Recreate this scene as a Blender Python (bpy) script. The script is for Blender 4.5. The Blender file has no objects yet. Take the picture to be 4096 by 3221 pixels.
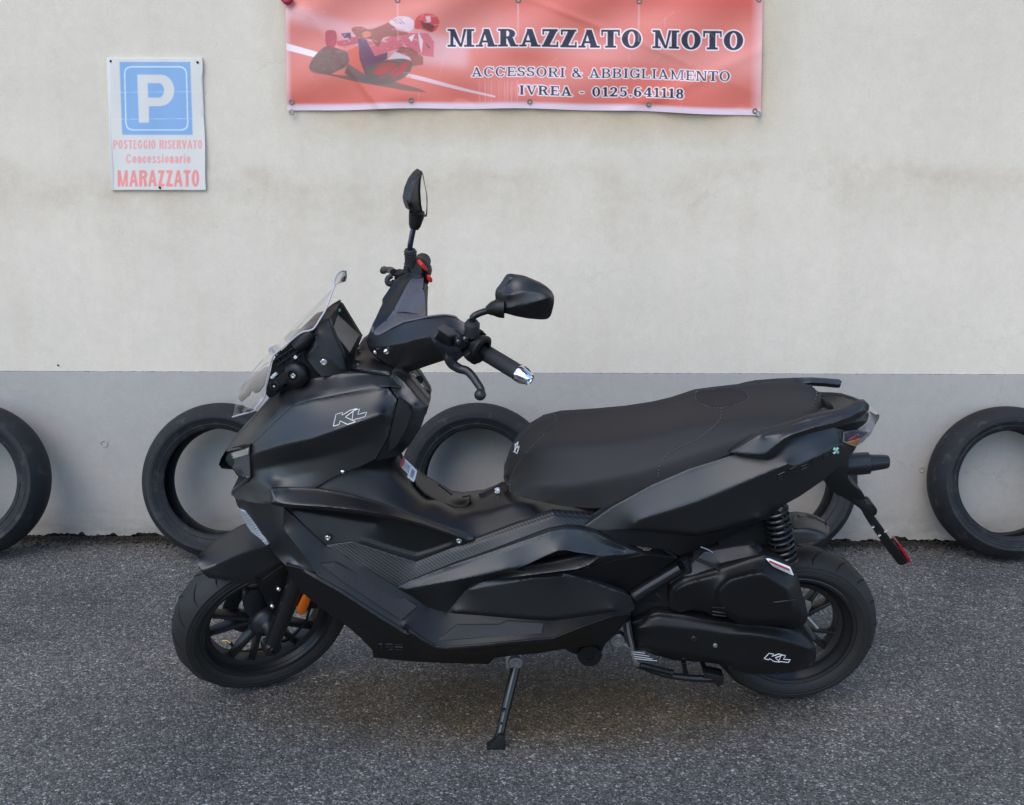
import bpy, bmesh, random
import numpy as np
from math import *
from mathutils import Vector, geometry
random.seed(7); np.random.seed(7)
sc = bpy.context.scene
rad = radians
# ------------------------------------------------------------------ camera
K = 1.8858                      # full-size pixels per working pixel
CX, CY = 2048.0, 1610.5
FPX = 2100*K
PITCH = atan((CY-395*K)/FPX)
HCAM, ZC = 1.467, 2.67
CAM = np.array([0., -ZC, HCAM])
RT = np.array([1., 0, 0]); FW = np.array([0, cos(PITCH), -sin(PITCH)]); UP = np.array([0, sin(PITCH), cos(PITCH)])
cd = bpy.data.cameras.new("camera"); cam = bpy.data.objects.new("camera", cd); sc.collection.objects.link(cam)
cam.location = CAM.tolist(); cam.rotation_euler = (pi/2-PITCH, 0, 0)
cd.sensor_width = 36; cd.lens = 36*FPX/4096; cd.clip_start = .05; cd.clip_end = 500
sc.camera = cam
# ------------------------------------------------------------------ world, sun, exposure
SUN_EL, SUN_AZ = rad(48), rad(-28)      # soft light from the front left
w = bpy.data.worlds.new("World"); sc.world = w; w.use_nodes = True
nt = w.node_tree; bg = nt.nodes['Background']; sky = nt.nodes.new('ShaderNodeTexSky')
sky.sky_type = 'NISHITA'; sky.sun_disc = False; sky.sun_elevation = SUN_EL; sky.sun_rotation = pi-SUN_AZ
sky.air_density = .9; sky.dust_density = .25; sky.ozone_density = 2.2
nt.links.new(sky.outputs[0], bg.inputs[0]); bg.inputs[1].default_value = .15
sd = bpy.data.lights.new("sun", 'SUN'); sd.energy = 1.0; sd.angle = rad(48); sd.color = (1, .91, .77)
so = bpy.data.objects.new("sun", sd); sc.collection.objects.link(so)
sdir = Vector((sin(SUN_AZ)*cos(SUN_EL), -cos(SUN_AZ)*cos(SUN_EL), sin(SUN_EL)))
so.rotation_euler = sdir.to_track_quat('Z', 'Y').to_euler()
vs = sc.view_settings; vs.view_transform = 'Standard'; vs.look = 'None'; vs.gamma = 1; vs.use_curve_mapping = False; vs.exposure = 1.02
# ------------------------------------------------------------------ frames and unprojection
def rot(ax, a):
    ax = np.array(ax, float); ax /= np.linalg.norm(ax)
    k = np.array([[0, -ax[2], ax[1]], [ax[2], 0, -ax[0]], [-ax[1], ax[0], 0]])
    return np.eye(3)+sin(a)*k+(1-cos(a))*k@k
def ray(x, y): return FW+RT*(x-CX)/FPX-UP*(y-CY)/FPX
def ground(x, y, z=0):
    d = ray(x, y); return CAM+d*((z-CAM[2])/d[2])
class Frame:
    def __init__(s, M, O): s.M = M; s.O = np.array(O, float)
    def P(s, x, y, v):
        d = ray(x, y); V = s.M[:, 1]; return CAM+d*(((s.O-CAM)@V+v)/(d@V))
    def loc(s, p): return s.M.T@(np.array(p)-s.O)
    def W(s, u, v, w): return s.O+s.M@np.array([u, v, w])
    def L(s, x, y, v): return s.loc(s.P(x, y, v))
F0 = Frame(rot([0, 0, 1], rad(-1.5))@rot([1, 0, 0], rad(7.5)), ground(1680*K, 1474*K))
_g = F0.loc(ground(549*K, 1466*K))
WF, WR = .256, .256
FS = Frame(F0.M@rot([sin(rad(27)), 0, cos(rad(27))], rad(31)), F0.W(_g[0]+.032, 0, WF-.004))
FWALL = Frame(rot([0, 0, 1], rad(-1.07)), ground(1086*K, 1146*K))
def cr(ox, oy, k): return lambda x, y, *v: (ox+x/k, oy+y/k)+v
A = cr(850, 600, 1.5514); B = cr(600, 1500, 1.5514); C_ = cr(600, 2000, 1.5514); G = cr(1400, 1900, 1.81)
E_ = cr(1900, 1450, 1.27765); F_ = cr(2400, 1900, 1.6708); H = cr(900, 1050, 2.628); I = cr(1450, 1150, 2.715)
J = cr(1500, 950, 4.27); L_ = cr(850, 1600, 3.4167); M_ = cr(650, 2200, 2.715); N = cr(2900, 1500, 2.135)
Q = cr(1850, 2450, 2.715); T = cr(1500, 1400, 2.8467); D = cr(0, 0, 1/K)
def S(x, y, *v): return (x, y)+v
# ------------------------------------------------------------------ materials
def mat(name, col=(.5, .5, .5), rough=.5, metal=0, spec=.5, **kw):
    m = bpy.data.materials.new(name); m.use_nodes = True
    b = m.node_tree.nodes['Principled BSDF']
    b.inputs['Base Color'].default_value = (*col, 1); b.inputs['Roughness'].default_value = rough
    b.inputs['Metallic'].default_value = metal; b.inputs['Specular IOR Level'].default_value = spec
    for k, v in kw.items(): b.inputs[k.replace('_', ' ')].default_value = v
    return m
def nodes(m): return m.node_tree.nodes, m.node_tree.links, m.node_tree.nodes['Principled BSDF']
def add_noise(m, scale=600, bump=.15, dist=.0004, rough_var=0, col_var=0, coord='Object', detail=3):
    n, l, b = nodes(m)
    tc = n.new('ShaderNodeTexCoord'); t = n.new('ShaderNodeTexNoise'); t.inputs['Scale'].default_value = scale; t.inputs['Detail'].default_value = detail
    l.new(tc.outputs[coord], t.inputs[0])
    if bump:
        bp = n.new('ShaderNodeBump'); bp.inputs['Strength'].default_value = bump; bp.inputs['Distance'].default_value = dist
        l.new(t.outputs[0], bp.inputs['Height']); l.new(bp.outputs[0], b.inputs['Normal'])
    if rough_var or col_var:
        t2 = n.new('ShaderNodeTexNoise'); t2.inputs['Scale'].default_value = 7; t2.inputs['Detail'].default_value = 8; t2.inputs['Roughness'].default_value = .65
        l.new(tc.outputs[coord], t2.inputs[0])
    if rough_var:
        mr = n.new('ShaderNodeMapRange'); r = b.inputs['Roughness'].default_value
        mr.inputs[3].default_value = r-rough_var; mr.inputs[4].default_value = r+rough_var
        l.new(t2.outputs[0], mr.inputs[0]); l.new(mr.outputs[0], b.inputs['Roughness'])
    if col_var:
        mx = n.new('ShaderNodeMixRGB'); c = b.inputs['Base Color'].default_value[:]
        mx.inputs[1].default_value = (*[x*(1-col_var) for x in c[:3]], 1); mx.inputs[2].default_value = (*[min(1, x*(1+col_var)+.004*col_var) for x in c[:3]], 1)
        l.new(t2.outputs[0], mx.inputs[0]); l.new(mx.outputs[0], b.inputs['Base Color'])
    return m
m_paint = add_noise(mat('matte_black_paint', (.0058, .0057, .0060), .42, 0, .68), 900, .06, .0003, .04, .15)
m_plas = add_noise(mat('grained_black_plastic', (.0035, .0035, .0038), .46, 0, .35), 700, .25, .0005, .05, .2)
m_deep = mat('inner_black_plastic', (.006, .006, .006), .7, 0, .25)
m_seat = add_noise(mat('seat_vinyl', (.016, .0148, .014), .66, 0, .4), 500, .5, .0006, .04, .12)
m_pad = add_noise(mat('ribbed_seat_vinyl', (.008, .008, .010), .6, 0, .4), 900, .5, .0006)
m_tyre = add_noise(mat('new_rubber', (.0125, .0115, .0105), .62, 0, .4), 350, .2, .0006, .05, .3)
m_told = add_noise(mat('worn_rubber', (.0078, .0082, .0105), .66, 0, .4), 160, .5, .0014, .12, .75)
def scuff(m, col, lo, hi, scale):
    n, l, b = nodes(m); tc = n.new('ShaderNodeTexCoord'); t = n.new('ShaderNodeTexNoise'); t.inputs['Scale'].default_value = scale; t.inputs['Detail'].default_value = 9; t.inputs['Roughness'].default_value = .72
    r = n.new('ShaderNodeValToRGB'); r.color_ramp.elements[0].position = lo; r.color_ramp.elements[1].position = hi; r.color_ramp.elements[1].color = (.55, .55, .55, 1); x = n.new('ShaderNodeMixRGB'); src = b.inputs[0].links[0].from_socket
    x.inputs[2].default_value = (*col, 1); l.new(tc.outputs['Object'], t.inputs[0]); l.new(t.outputs[0], r.inputs[0]); l.new(r.outputs[0], x.inputs[0]); l.new(src, x.inputs[1]); l.new(x.outputs[0], b.inputs[0])
scuff(m_told, (.06, .055, .05), .54, .68, 22)
m_gloss = mat('black_enamel', (.01, .01, .011), .22, .1, .5)
m_alu = add_noise(mat('dark_cast_alloy', (.022, .023, .026), .38, .35), 400, .15, .0004)
m_steel = add_noise(mat('dull_steel', (.33, .32, .30), .42, .9), 300, .2, .0003)
m_chrome = mat('chrome', (.85, .86, .88), .12, 1)
m_bolt = mat('bolt_steel', (.75, .73, .7), .2, 1)
m_orange = mat('amber_reflector', (.6, .12, .004), .25, 0, .6)
m_red = mat('red_switch', (.62, .035, .03), .35)
m_redr = mat('red_reflector', (.22, .004, .010), .25)
m_mirror = mat('mirror_glass', (.9, .9, .9), .02, 1)
m_silver = mat('silver_print', (.62, .62, .6), .4, .2)
m_emb = mat('embossed_plastic', (.012, .012, .013), .45)
m_thread = mat("grey_thread", (.13, .13, .13), .8)
m_mint = mat('mint_print', (.35, .55, .5), .4)
m_brass = mat('brass', (.6, .36, .09), .3, .9)
m_disp = mat('display_glass', (.09, .085, .075), .3, 0, .5)
m_white = mat('white_plastic', (.7, .7, .68), .5)
m_tail = mat('pale_lens', (.42, .4, .38), .15, 0, .5, Transmission_Weight=.35)
m_hl = mat('smoked_lens', (.05, .058, .058), .08, 0, .5, Coat_Weight=.6)
m_hl2 = mat('pale_reflector', (.25, .24, .2), .25, .3)
def clear(name, tint, fac, rough=.03):
    m = bpy.data.materials.new(name); m.use_nodes = True; n = m.node_tree.nodes; l = m.node_tree.links; n.remove(n['Principled BSDF'])
    tr = n.new('ShaderNodeBsdfTransparent'); tr.inputs[0].default_value = (*tint, 1)
    gl = n.new('ShaderNodeBsdfGlossy'); gl.inputs[1].default_value = rough; gl.inputs[0].default_value = (.9, .9, .9, 1)
    fr = n.new('ShaderNodeFresnel'); fr.inputs[0].default_value = 1.45
    ad = n.new('ShaderNodeMath'); ad.operation = 'ADD'; ad.inputs[1].default_value = fac
    mx = n.new('ShaderNodeMixShader'); l.new(fr.outputs[0], ad.inputs[0]); l.new(ad.outputs[0], mx.inputs[0])
    l.new(tr.outputs[0], mx.inputs[1]); l.new(gl.outputs[0], mx.inputs[2]); l.new(mx.outputs[0], n['Material Output'].inputs[0]); return m
m_clear = clear('clear_acrylic', (.93, .92, .92), .015)
m_edge = mat('acrylic_edge', (.4, .36, .4), .2, 0, .6)
def carbon():
    m = mat('woven_black_trim', (.008, .008, .009), .42)
    n, l, b = nodes(m); tc = n.new('ShaderNodeTexCoord'); mp = n.new('ShaderNodeMapping'); mp.inputs['Rotation'].default_value = (0, rad(55), 0)
    wv = n.new('ShaderNodeTexWave'); wv.inputs['Scale'].default_value = 44; wv.bands_direction = 'X'
    w2 = n.new('ShaderNodeTexWave'); w2.inputs['Scale'].default_value = 60; w2.bands_direction = 'Z'
    bp = n.new('ShaderNodeBump'); bp.inputs['Strength'].default_value = .4; bp.inputs['Distance'].default_value = .0007
    ml = n.new('ShaderNodeMath'); ml.operation = 'ADD'
    l.new(tc.outputs['Object'], mp.inputs[0]); l.new(mp.outputs[0], wv.inputs[0]); l.new(mp.outputs[0], w2.inputs[0])
    l.new(wv.outputs[1], ml.inputs[0]); sc2 = n.new('ShaderNodeMath'); sc2.operation = 'MULTIPLY'; sc2.inputs[1].default_value = .35
    l.new(w2.outputs[1], sc2.inputs[0]); l.new(sc2.outputs[0], ml.inputs[1]); l.new(ml.outputs[0], bp.inputs['Height']); l.new(bp.outputs[0], b.inputs['Normal'])
    mx = n.new('ShaderNodeMixRGB'); mx.inputs[1].default_value = (.004, .004, .005, 1); mx.inputs[2].default_value = (.013, .013, .014, 1)
    l.new(wv.outputs[1], mx.inputs[0]); l.new(mx.outputs[0], b.inputs['Base Color'])
    return m
m_carbon = carbon()
def vcol_mat(name, rough=.5, spec=.3):
    m = mat(name, rough=rough, spec=spec); n, l, b = nodes(m)
    a = n.new('ShaderNodeVertexColor'); a.layer_name = 'print'; l.new(a.outputs[0], b.inputs[0])
    tc = n.new('ShaderNodeTexCoord'); t = n.new('ShaderNodeTexNoise'); t.inputs['Scale'].default_value = 220
    bp = n.new('ShaderNodeBump'); bp.inputs['Strength'].default_value = .12; bp.inputs['Distance'].default_value = .0008
    l.new(tc.outputs['Object'], t.inputs[0]); l.new(t.outputs[0], bp.inputs['Height']); l.new(bp.outputs[0], b.inputs['Normal']); return m
# ------------------------------------------------------------------ object helpers
def thing(name, label, cat, loc, group=None):
    o = bpy.data.objects.new(name, None); sc.collection.objects.link(o); o.location = [float(c) for c in loc]; o.empty_display_size = .1
    o['label'] = label; o['category'] = cat
    if group: o['group'] = group
    return o
def base_of(p):
    b = np.zeros(3)
    while p is not None: b += np.array(p.location); p = p.parent
    return b
def obj(name, verts, faces, m, parent=None, ang=38, recalc=True, smooth=True, label=None, bevel=0, kind=None):
    b0 = base_of(parent)
    me = bpy.data.meshes.new(name); bm = bmesh.new()
    vv = [bm.verts.new((float(v[0]-b0[0]), float(v[1]-b0[1]), float(v[2]-b0[2]))) for v in verts]
    for f in faces:
        try: bm.faces.new([vv[i] for i in f])
        except ValueError: pass
    if recalc: bmesh.ops.recalc_face_normals(bm, faces=bm.faces)
    if bevel:
        ed = [e for e in bm.edges if len(e.link_faces) == 2 and e.calc_face_angle(0) > rad(24)]
        bmesh.ops.bevel(bm, geom=ed, offset=bevel, segments=2, affect='EDGES', profile=.5, clamp_overlap=True)
    bm.to_mesh(me); bm.free(); me.materials.append(m)
    if smooth:
        me.shade_smooth(); me.set_sharp_from_angle(angle=rad(ang))
    o = bpy.data.objects.new(name, me); sc.collection.objects.link(o)
    if parent is not None: o.parent = parent
    if label: o['label'] = label
    if kind: o['kind'] = kind
    return o
def join(parts):
    V = []; Fc = []
    for v, f in parts:
        o = len(V); V += list(v); Fc += [[i+o for i in q] for q in f]
    return V, Fc
def resample(pts, step, closed=True):
    out = []; n = len(pts); rng = range(n if closed else n-1)
    for i in rng:
        a = np.array(pts[i], float); b = np.array(pts[(i+1) % n], float); d = np.hypot(*(b-a)[:2]); k = max(1, int(round(d/step)))
        for j in range(k): out.append(a+(b-a)*j/k)
    if not closed: out.append(np.array(pts[-1], float))
    return out
def roundc(pts, r):
    if not r: return pts
    out = []; n = len(pts)
    for i in range(n):
        p = np.array(pts[i], float); a = np.array(pts[i-1], float)-p; b = np.array(pts[(i+1) % n], float)-p
        la = np.hypot(*a[:2]); lb = np.hypot(*b[:2]); ra = min(r, la*.4)/la; rb = min(r, lb*.4)/lb
        q0 = p+a*ra; q1 = p+b*rb
        for t in (0, .33, .67, 1): out.append((1-t)**2*q0+2*t*(1-t)*p+t*t*q1)
    return out
def spline(pts, n=6, closed=False):
    P = [np.array(p, float) for p in pts]; m = len(P); out = []
    for i in range(m if closed else m-1):
        p1, p2 = P[i], P[(i+1) % m]
        p0 = P[i-1] if (i > 0 or closed) else 2*p1-p2; p3 = P[(i+2) % m] if (i+2 < m or closed) else 2*p2-p1
        for j in range(n):
            t = j/n; out.append(.5*((2*p1)+(-p0+p2)*t+(2*p0-5*p1+4*p2-p3)*t*t+(-p0+3*p1-3*p2+p3)*t**3))
    if not closed: out.append(P[-1])
    return out
def inside(px, py, poly):
    r = np.zeros(np.shape(px), bool); n = len(poly)
    for i in range(n):
        x1, y1 = poly[i][:2]; x2, y2 = poly[(i+1) % n][:2]
        if y1 == y2: continue
        c = ((y1 > py) != (y2 > py)) & (px < (x2-x1)*(py-y1)/(y2-y1)+x1); r ^= c
    return r
SURF = {}
def panel(name, outline, m, parent, creases=(), fr=None, rim=.02, bulge=0, soft=2, mir=True, rc=0, holes=(), step=None, key=None, label=None, ang=42, edge=2.2, sm_out=False, target=1500, cw=3.0):
    """a moulded shell: every outline / crease point is (x, y, lateral distance); the depth between is relaxed"""
    fr = fr or F0
    poly = roundc(outline, rc) if not sm_out else spline(outline, 5, True)
    xs = np.array([p[0] for p in poly]); ys = np.array([p[1] for p in poly])
    area = .5*abs(np.dot(xs, np.roll(ys, 1))-np.dot(ys, np.roll(xs, 1)))
    st = step or max(5.0, sqrt(area/(target*1.8)))
    ring = resample(poly, st); pts = [tuple(p[:2]) for p in ring]; vals = [p[2] for p in ring]; n0 = len(ring)
    edges = [(i, (i+1) % n0) for i in range(n0)]
    fixed = list(range(n0)); hol = []
    for h in holes:
        r = resample(h, st); s = len(pts); pts += [tuple(p[:2]) for p in r]; vals += [p[2] if len(p) > 2 else None for p in r]
        edges += [(s+i, s+(i+1) % len(r)) for i in range(len(r))]; hol.append([tuple(p[:2]) for p in r])
        fixed += [s+i for i in range(len(r)) if vals[s+i] is not None]
    for c in creases:
        r = resample(c, st, False); s = len(pts); pts += [tuple(p[:2]) for p in r]; vals += [p[2] for p in r]
        edges += [(s+i, s+i+1) for i in range(len(r)-1)]; fixed += list(range(s, len(pts)))
    gx = np.arange(xs.min(), xs.max(), st); gy = np.arange(ys.min(), ys.max(), st*.87)
    X, Y = np.meshgrid(gx, gy); X = X+(np.arange(len(gy)) % 2)[:, None]*st/2; X = X.ravel(); Y = Y.ravel()
    k = inside(X, Y, [tuple(p[:2]) for p in ring])
    for h in hol: k &= ~inside(X, Y, h)
    X = X[k]; Y = Y[k]; B0 = np.array(pts)
    if len(X):
        d = np.min(np.hypot(X[:, None]-B0[:, 0], Y[:, None]-B0[:, 1]), 1); k = d > st*.55
        for x, y in zip(X[k], Y[k]): pts.append((x, y)); vals.append(None)
    res = geometry.delaunay_2d_cdt([Vector(p) for p in pts], edges, [], 0, 1e-5)
    vo, fo, orig = res[0], res[2], res[3]
    V2 = np.array([tuple(v) for v in vo])
    tri = [f for f in fo]
    cx = np.array([V2[list(f)].mean(0) for f in tri]); keep = inside(cx[:, 0], cx[:, 1], [tuple(p[:2]) for p in ring])
    for h in hol: keep &= ~inside(cx[:, 0], cx[:, 1], h)
    tri = [f for f, q in zip(tri, keep) if q]
    nv = len(V2); val = np.full(nv, np.nan); isfix = np.zeros(nv, bool); isout = np.zeros(nv, bool)
    for i, og in enumerate(orig):
        for o in og:
            if o < len(vals) and vals[o] is not None: val[i] = vals[o]; isfix[i] = True
            if o < n0: isout[i] = True; val[i] = vals[o]
        if not og:   # crossing point made by the triangulation
            dd = [(abs(pts[j][0]-V2[i, 0])+abs(pts[j][1]-V2[i, 1]), vals[j]) for j in range(len(pts)) if vals[j] is not None]
            val[i] = min(dd)[1]; isfix[i] = True
    nb = [set() for _ in range(nv)]
    for f in tri:
        for a in range(len(f)):
            nb[f[a]].add(f[a-1]); nb[f[a]].add(f[(a+1) % len(f)])
    used = [i for i in range(nv) if nb[i]]
    ix = {i: j for j, i in enumerate(used)}; nU = len(used); EI = []; EJ = []; EW = []
    for f in tri:
        for a in range(3):
            i, j, k_ = f[a], f[(a+1) % 3], f[(a+2) % 3]; e1 = V2[i]-V2[k_]; e2 = V2[j]-V2[k_]
            cot = float(e1@e2)/max(abs(float(e1[0]*e2[1]-e1[1]*e2[0])), 1e-6); cot = min(max(cot, .02), 6)*.5
            EI.append(ix[i]); EJ.append(ix[j]); EW.append(cot)
    EI = np.array(EI); EJ = np.array(EJ); EW = np.array(EW); I2 = np.concatenate([EI, EJ]); J2 = np.concatenate([EJ, EI]); W2 = np.concatenate([EW, EW])
    dg = np.bincount(I2, W2, nU)
    def Lm(x): return dg*x-np.bincount(I2, W2*x[J2], nU)
    hard = np.array([isout[i] or (isfix[i] and not soft) for i in used]); cons = np.array([isfix[i] and not isout[i] for i in used])
    x0_ = np.array([val[i] if not np.isnan(val[i]) else 0. for i in used])
    beta = [0, .35, 1.0, 2.5, 5.0][min(int(soft), 4)]; wc = np.where(cons, cw, 0.); fr_ = ~hard
    def Aop(x):
        y = Lm(x); return y+(beta*Lm(y) if beta else 0)+wc*x
    pre = 1/(dg+beta*(dg*dg+np.bincount(I2, W2*W2, nU))+wc+1e-9)
    def solve(rhs, xh):
        x = xh.copy(); r = (rhs-Aop(x))*fr_; z = pre*r; p_ = z.copy(); rz = r@z; r00 = max(rz, 1e-30)
        for _ in range(1500):
            Ap = Aop(p_)*fr_; al = rz/max(p_@Ap, 1e-30); x = x+al*p_; r = r-al*Ap; z = pre*r; rn = r@z
            if rn < 1e-13*r00: break
            p_ = z+(rn/rz)*p_; rz = rn
        return x
    x0_[fr_ & ~cons] = x0_[hard].mean() if hard.any() else 0
    vv_ = solve(wc*x0_, x0_)
    if bulge:
        b_ = solve(np.ones(nU), np.where(hard, 0., 0.)); vv_ = vv_-bulge*b_/max(b_.max(), 1e-9)
    for i in used: val[i] = vv_[ix[i]]
    if key is not None: SURF[key] = (V2[used], val[used], fr)
    verts = {}; VL = []; 
    for i in used: verts[i] = len(VL); VL.append(fr.L(V2[i, 0], V2[i, 1], val[i]))
    faces = [[verts[a] for a in f] for f in tri]
    # rim
    bm_edges = {}
    for f in faces:
        for a in range(len(f)):
            e = (f[a], f[(a+1) % len(f)]); 
            if (e[1], e[0]) in bm_edges: del bm_edges[(e[1], e[0])]
            else: bm_edges[e] = 1
    if rim:
        r1 = {}; r2 = {}
        nx = {}; sg = SGN(faces, VL)
        for (a, b) in bm_edges: nx[a] = b
        pv = {b: a for a, b in nx.items()}
        for a in list(nx):
            if a not in pv: continue
            t = VL[nx[a]]-VL[pv[a]]; tn = np.array([t[2], 0, -t[0]]); ln = np.linalg.norm(tn); tn = tn/ln if ln > 1e-9 else tn
            r1[a] = len(VL); e = edge/1380.
            VL.append(VL[a]+np.array([0, e*.3, 0]) if callable(rim) else VL[a]+tn*e*sg+np.array([0, e*1.2, 0]))
            dl = np.array(rim(*VL[a])) if callable(rim) else np.array([0, rim, 0])
            r2[a] = len(VL); VL.append(VL[r1[a]]+dl)
        for a, b in nx.items():
            if a in r1 and b in r1:
                faces.append([b, a, r1[a], r1[b]]); faces.append([r1[b], r1[a], r2[a], r2[b]])
    o = obj(name, [fr.W(*p) for p in VL], faces, m, parent, ang=ang, label=label)
    if mir:
        dw = 0 if mir is True else mir; obj(name, [fr.W(p[0], -p[1], p[2]-dw) for p in VL], faces, m, parent, ang=ang)
    return o
def SGN(faces, VL):
    f = faces[0]; a, b, c = VL[f[0]], VL[f[1]], VL[f[2]]
    n = np.cross(b-a, c-a); return -1 if n[1] > 0 else 1
def vq(key, x, y):
    V2, val, fr = SURF[key]; d = np.hypot(V2[:, 0]-x, V2[:, 1]-y); i = np.argsort(d)[:4]; w_ = 1/(d[i]+.5); return float((val[i]*w_).sum()/w_.sum())
def on(key, x, y, off=.0015):
    return SURF[key][2].P(x, y, vq(key, x, y)-off)
def slab(name, outline, v0, v1, m, parent, fr=None, bevel=.003, rc=0, mir=False, vref=None, label=None, retn=False):
    fr = fr or F0; poly = roundc(outline, rc); vr = v0 if vref is None else vref
    Lc = [fr.L(p[0], p[1], vr) for p in poly]; n = len(Lc)
    V = [fr.W(p[0], v0, p[2]) for p in Lc]+[fr.W(p[0], v1, p[2]) for p in Lc]
    Fc = [list(range(n)), list(range(2*n-1, n-1, -1))]+[[i, (i+1) % n, n+(i+1) % n, n+i] for i in range(n)]
    if mir:
        V += [fr.W(p[0], -v0, p[2]) for p in Lc]+[fr.W(p[0], -v1, p[2]) for p in Lc]; Fc += [[i+2*n for i in f] for f in Fc]
    if retn: return V, Fc
    return obj(name, V, Fc, m, parent, bevel=bevel, label=label)
def tube_g(pts, r, n=14, cap=True):
    P = [np.array(p, float) for p in pts]; m = len(P)
    R = r if hasattr(r, '__len__') else [r]*m
    if len(R) != m: R = np.interp(np.linspace(0, 1, m), np.linspace(0, 1, len(R)), R)
    V = []; up = np.array([0, 0, 1.]) ; prev = None
    for i in range(m):
        t = P[min(i+1, m-1)]-P[max(i-1, 0)]; t /= (np.linalg.norm(t)+1e-12)
        if prev is None:
            a = np.cross(t, up if abs(t[2]) < .9 else np.array([1, 0, 0.]))
        else: a = prev-t*(prev@t)
        a /= np.linalg.norm(a); b = np.cross(t, a); prev = a
        for j in range(n):
            c = 2*pi*j/n; V.append(P[i]+R[i]*(cos(c)*a+sin(c)*b))
    Fc = [[i*n+j, i*n+(j+1) % n, (i+1)*n+(j+1) % n, (i+1)*n+j] for i in range(m-1) for j in range(n)]
    if cap: Fc += [list(range(n))[::-1], [(m-1)*n+j for j in range(n)]]
    return V, Fc
def tube(name, pts, r, m, parent, n=14, sm=0, label=None, ang=45):
    if sm: pts = spline(pts, sm)
    V, Fc = tube_g(pts, r, n); return obj(name, V, Fc, m, parent, ang=ang, label=label)
def lathe_g(o, ax, prof, n=64, closed=False, a0=0, a1=2*pi, ref=None):
    ax = np.array(ax, float); ax /= np.linalg.norm(ax)
    a = np.cross(ax, ref if ref is not None else ([0, 0, 1] if abs(ax[2]) < .9 else [1, 0, 0])); a /= np.linalg.norm(a); b = np.cross(ax, a)
    V = [np.array(o)+ax*t+r*(cos(a0+(a1-a0)*j/n)*a+sin(a0+(a1-a0)*j/n)*b) for (t, r) in prof for j in range(n)]
    m = len(prof); Fc = [[i*n+j, i*n+(j+1) % n, ((i+1) % m)*n+(j+1) % n, ((i+1) % m)*n+j] for i in range(m if closed else m-1) for j in range(n)]
    return V, Fc
def lathe(name, o, ax, prof, m, parent, n=64, closed=False, label=None, ang=38):
    V, Fc = lathe_g(o, ax, prof, n, closed); return obj(name, V, Fc, m, parent, label=label, ang=ang)
def bolt(p, ax, r, parent, name='bolt', m=None, deep=.004):
    ax = np.array(ax, float); ax /= np.linalg.norm(ax); p = np.array(p)
    pr = [(-.002, r*1.15), (deep*.4, r*1.1), (deep, r*.8), (deep, r*.45), (deep*.3, r*.38), (deep*.3, 0.0001)]
    V, Fc = lathe_g(p, ax, pr, 12); return obj(name, V, Fc, m or m_bolt, parent)
def stroke(name, keyorfn, lines, m, parent, r=.0012, closed=False, n=6, label=None):
    parts = []
    for ln in lines:
        q = resample([tuple(p[:2]) for p in ln], 8, False)
        parts.append(tube_g([keyorfn(p[0], p[1]) for p in q], r, n))
    V, Fc = join(parts); return obj(name, V, Fc, m, parent, label=label)

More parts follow.
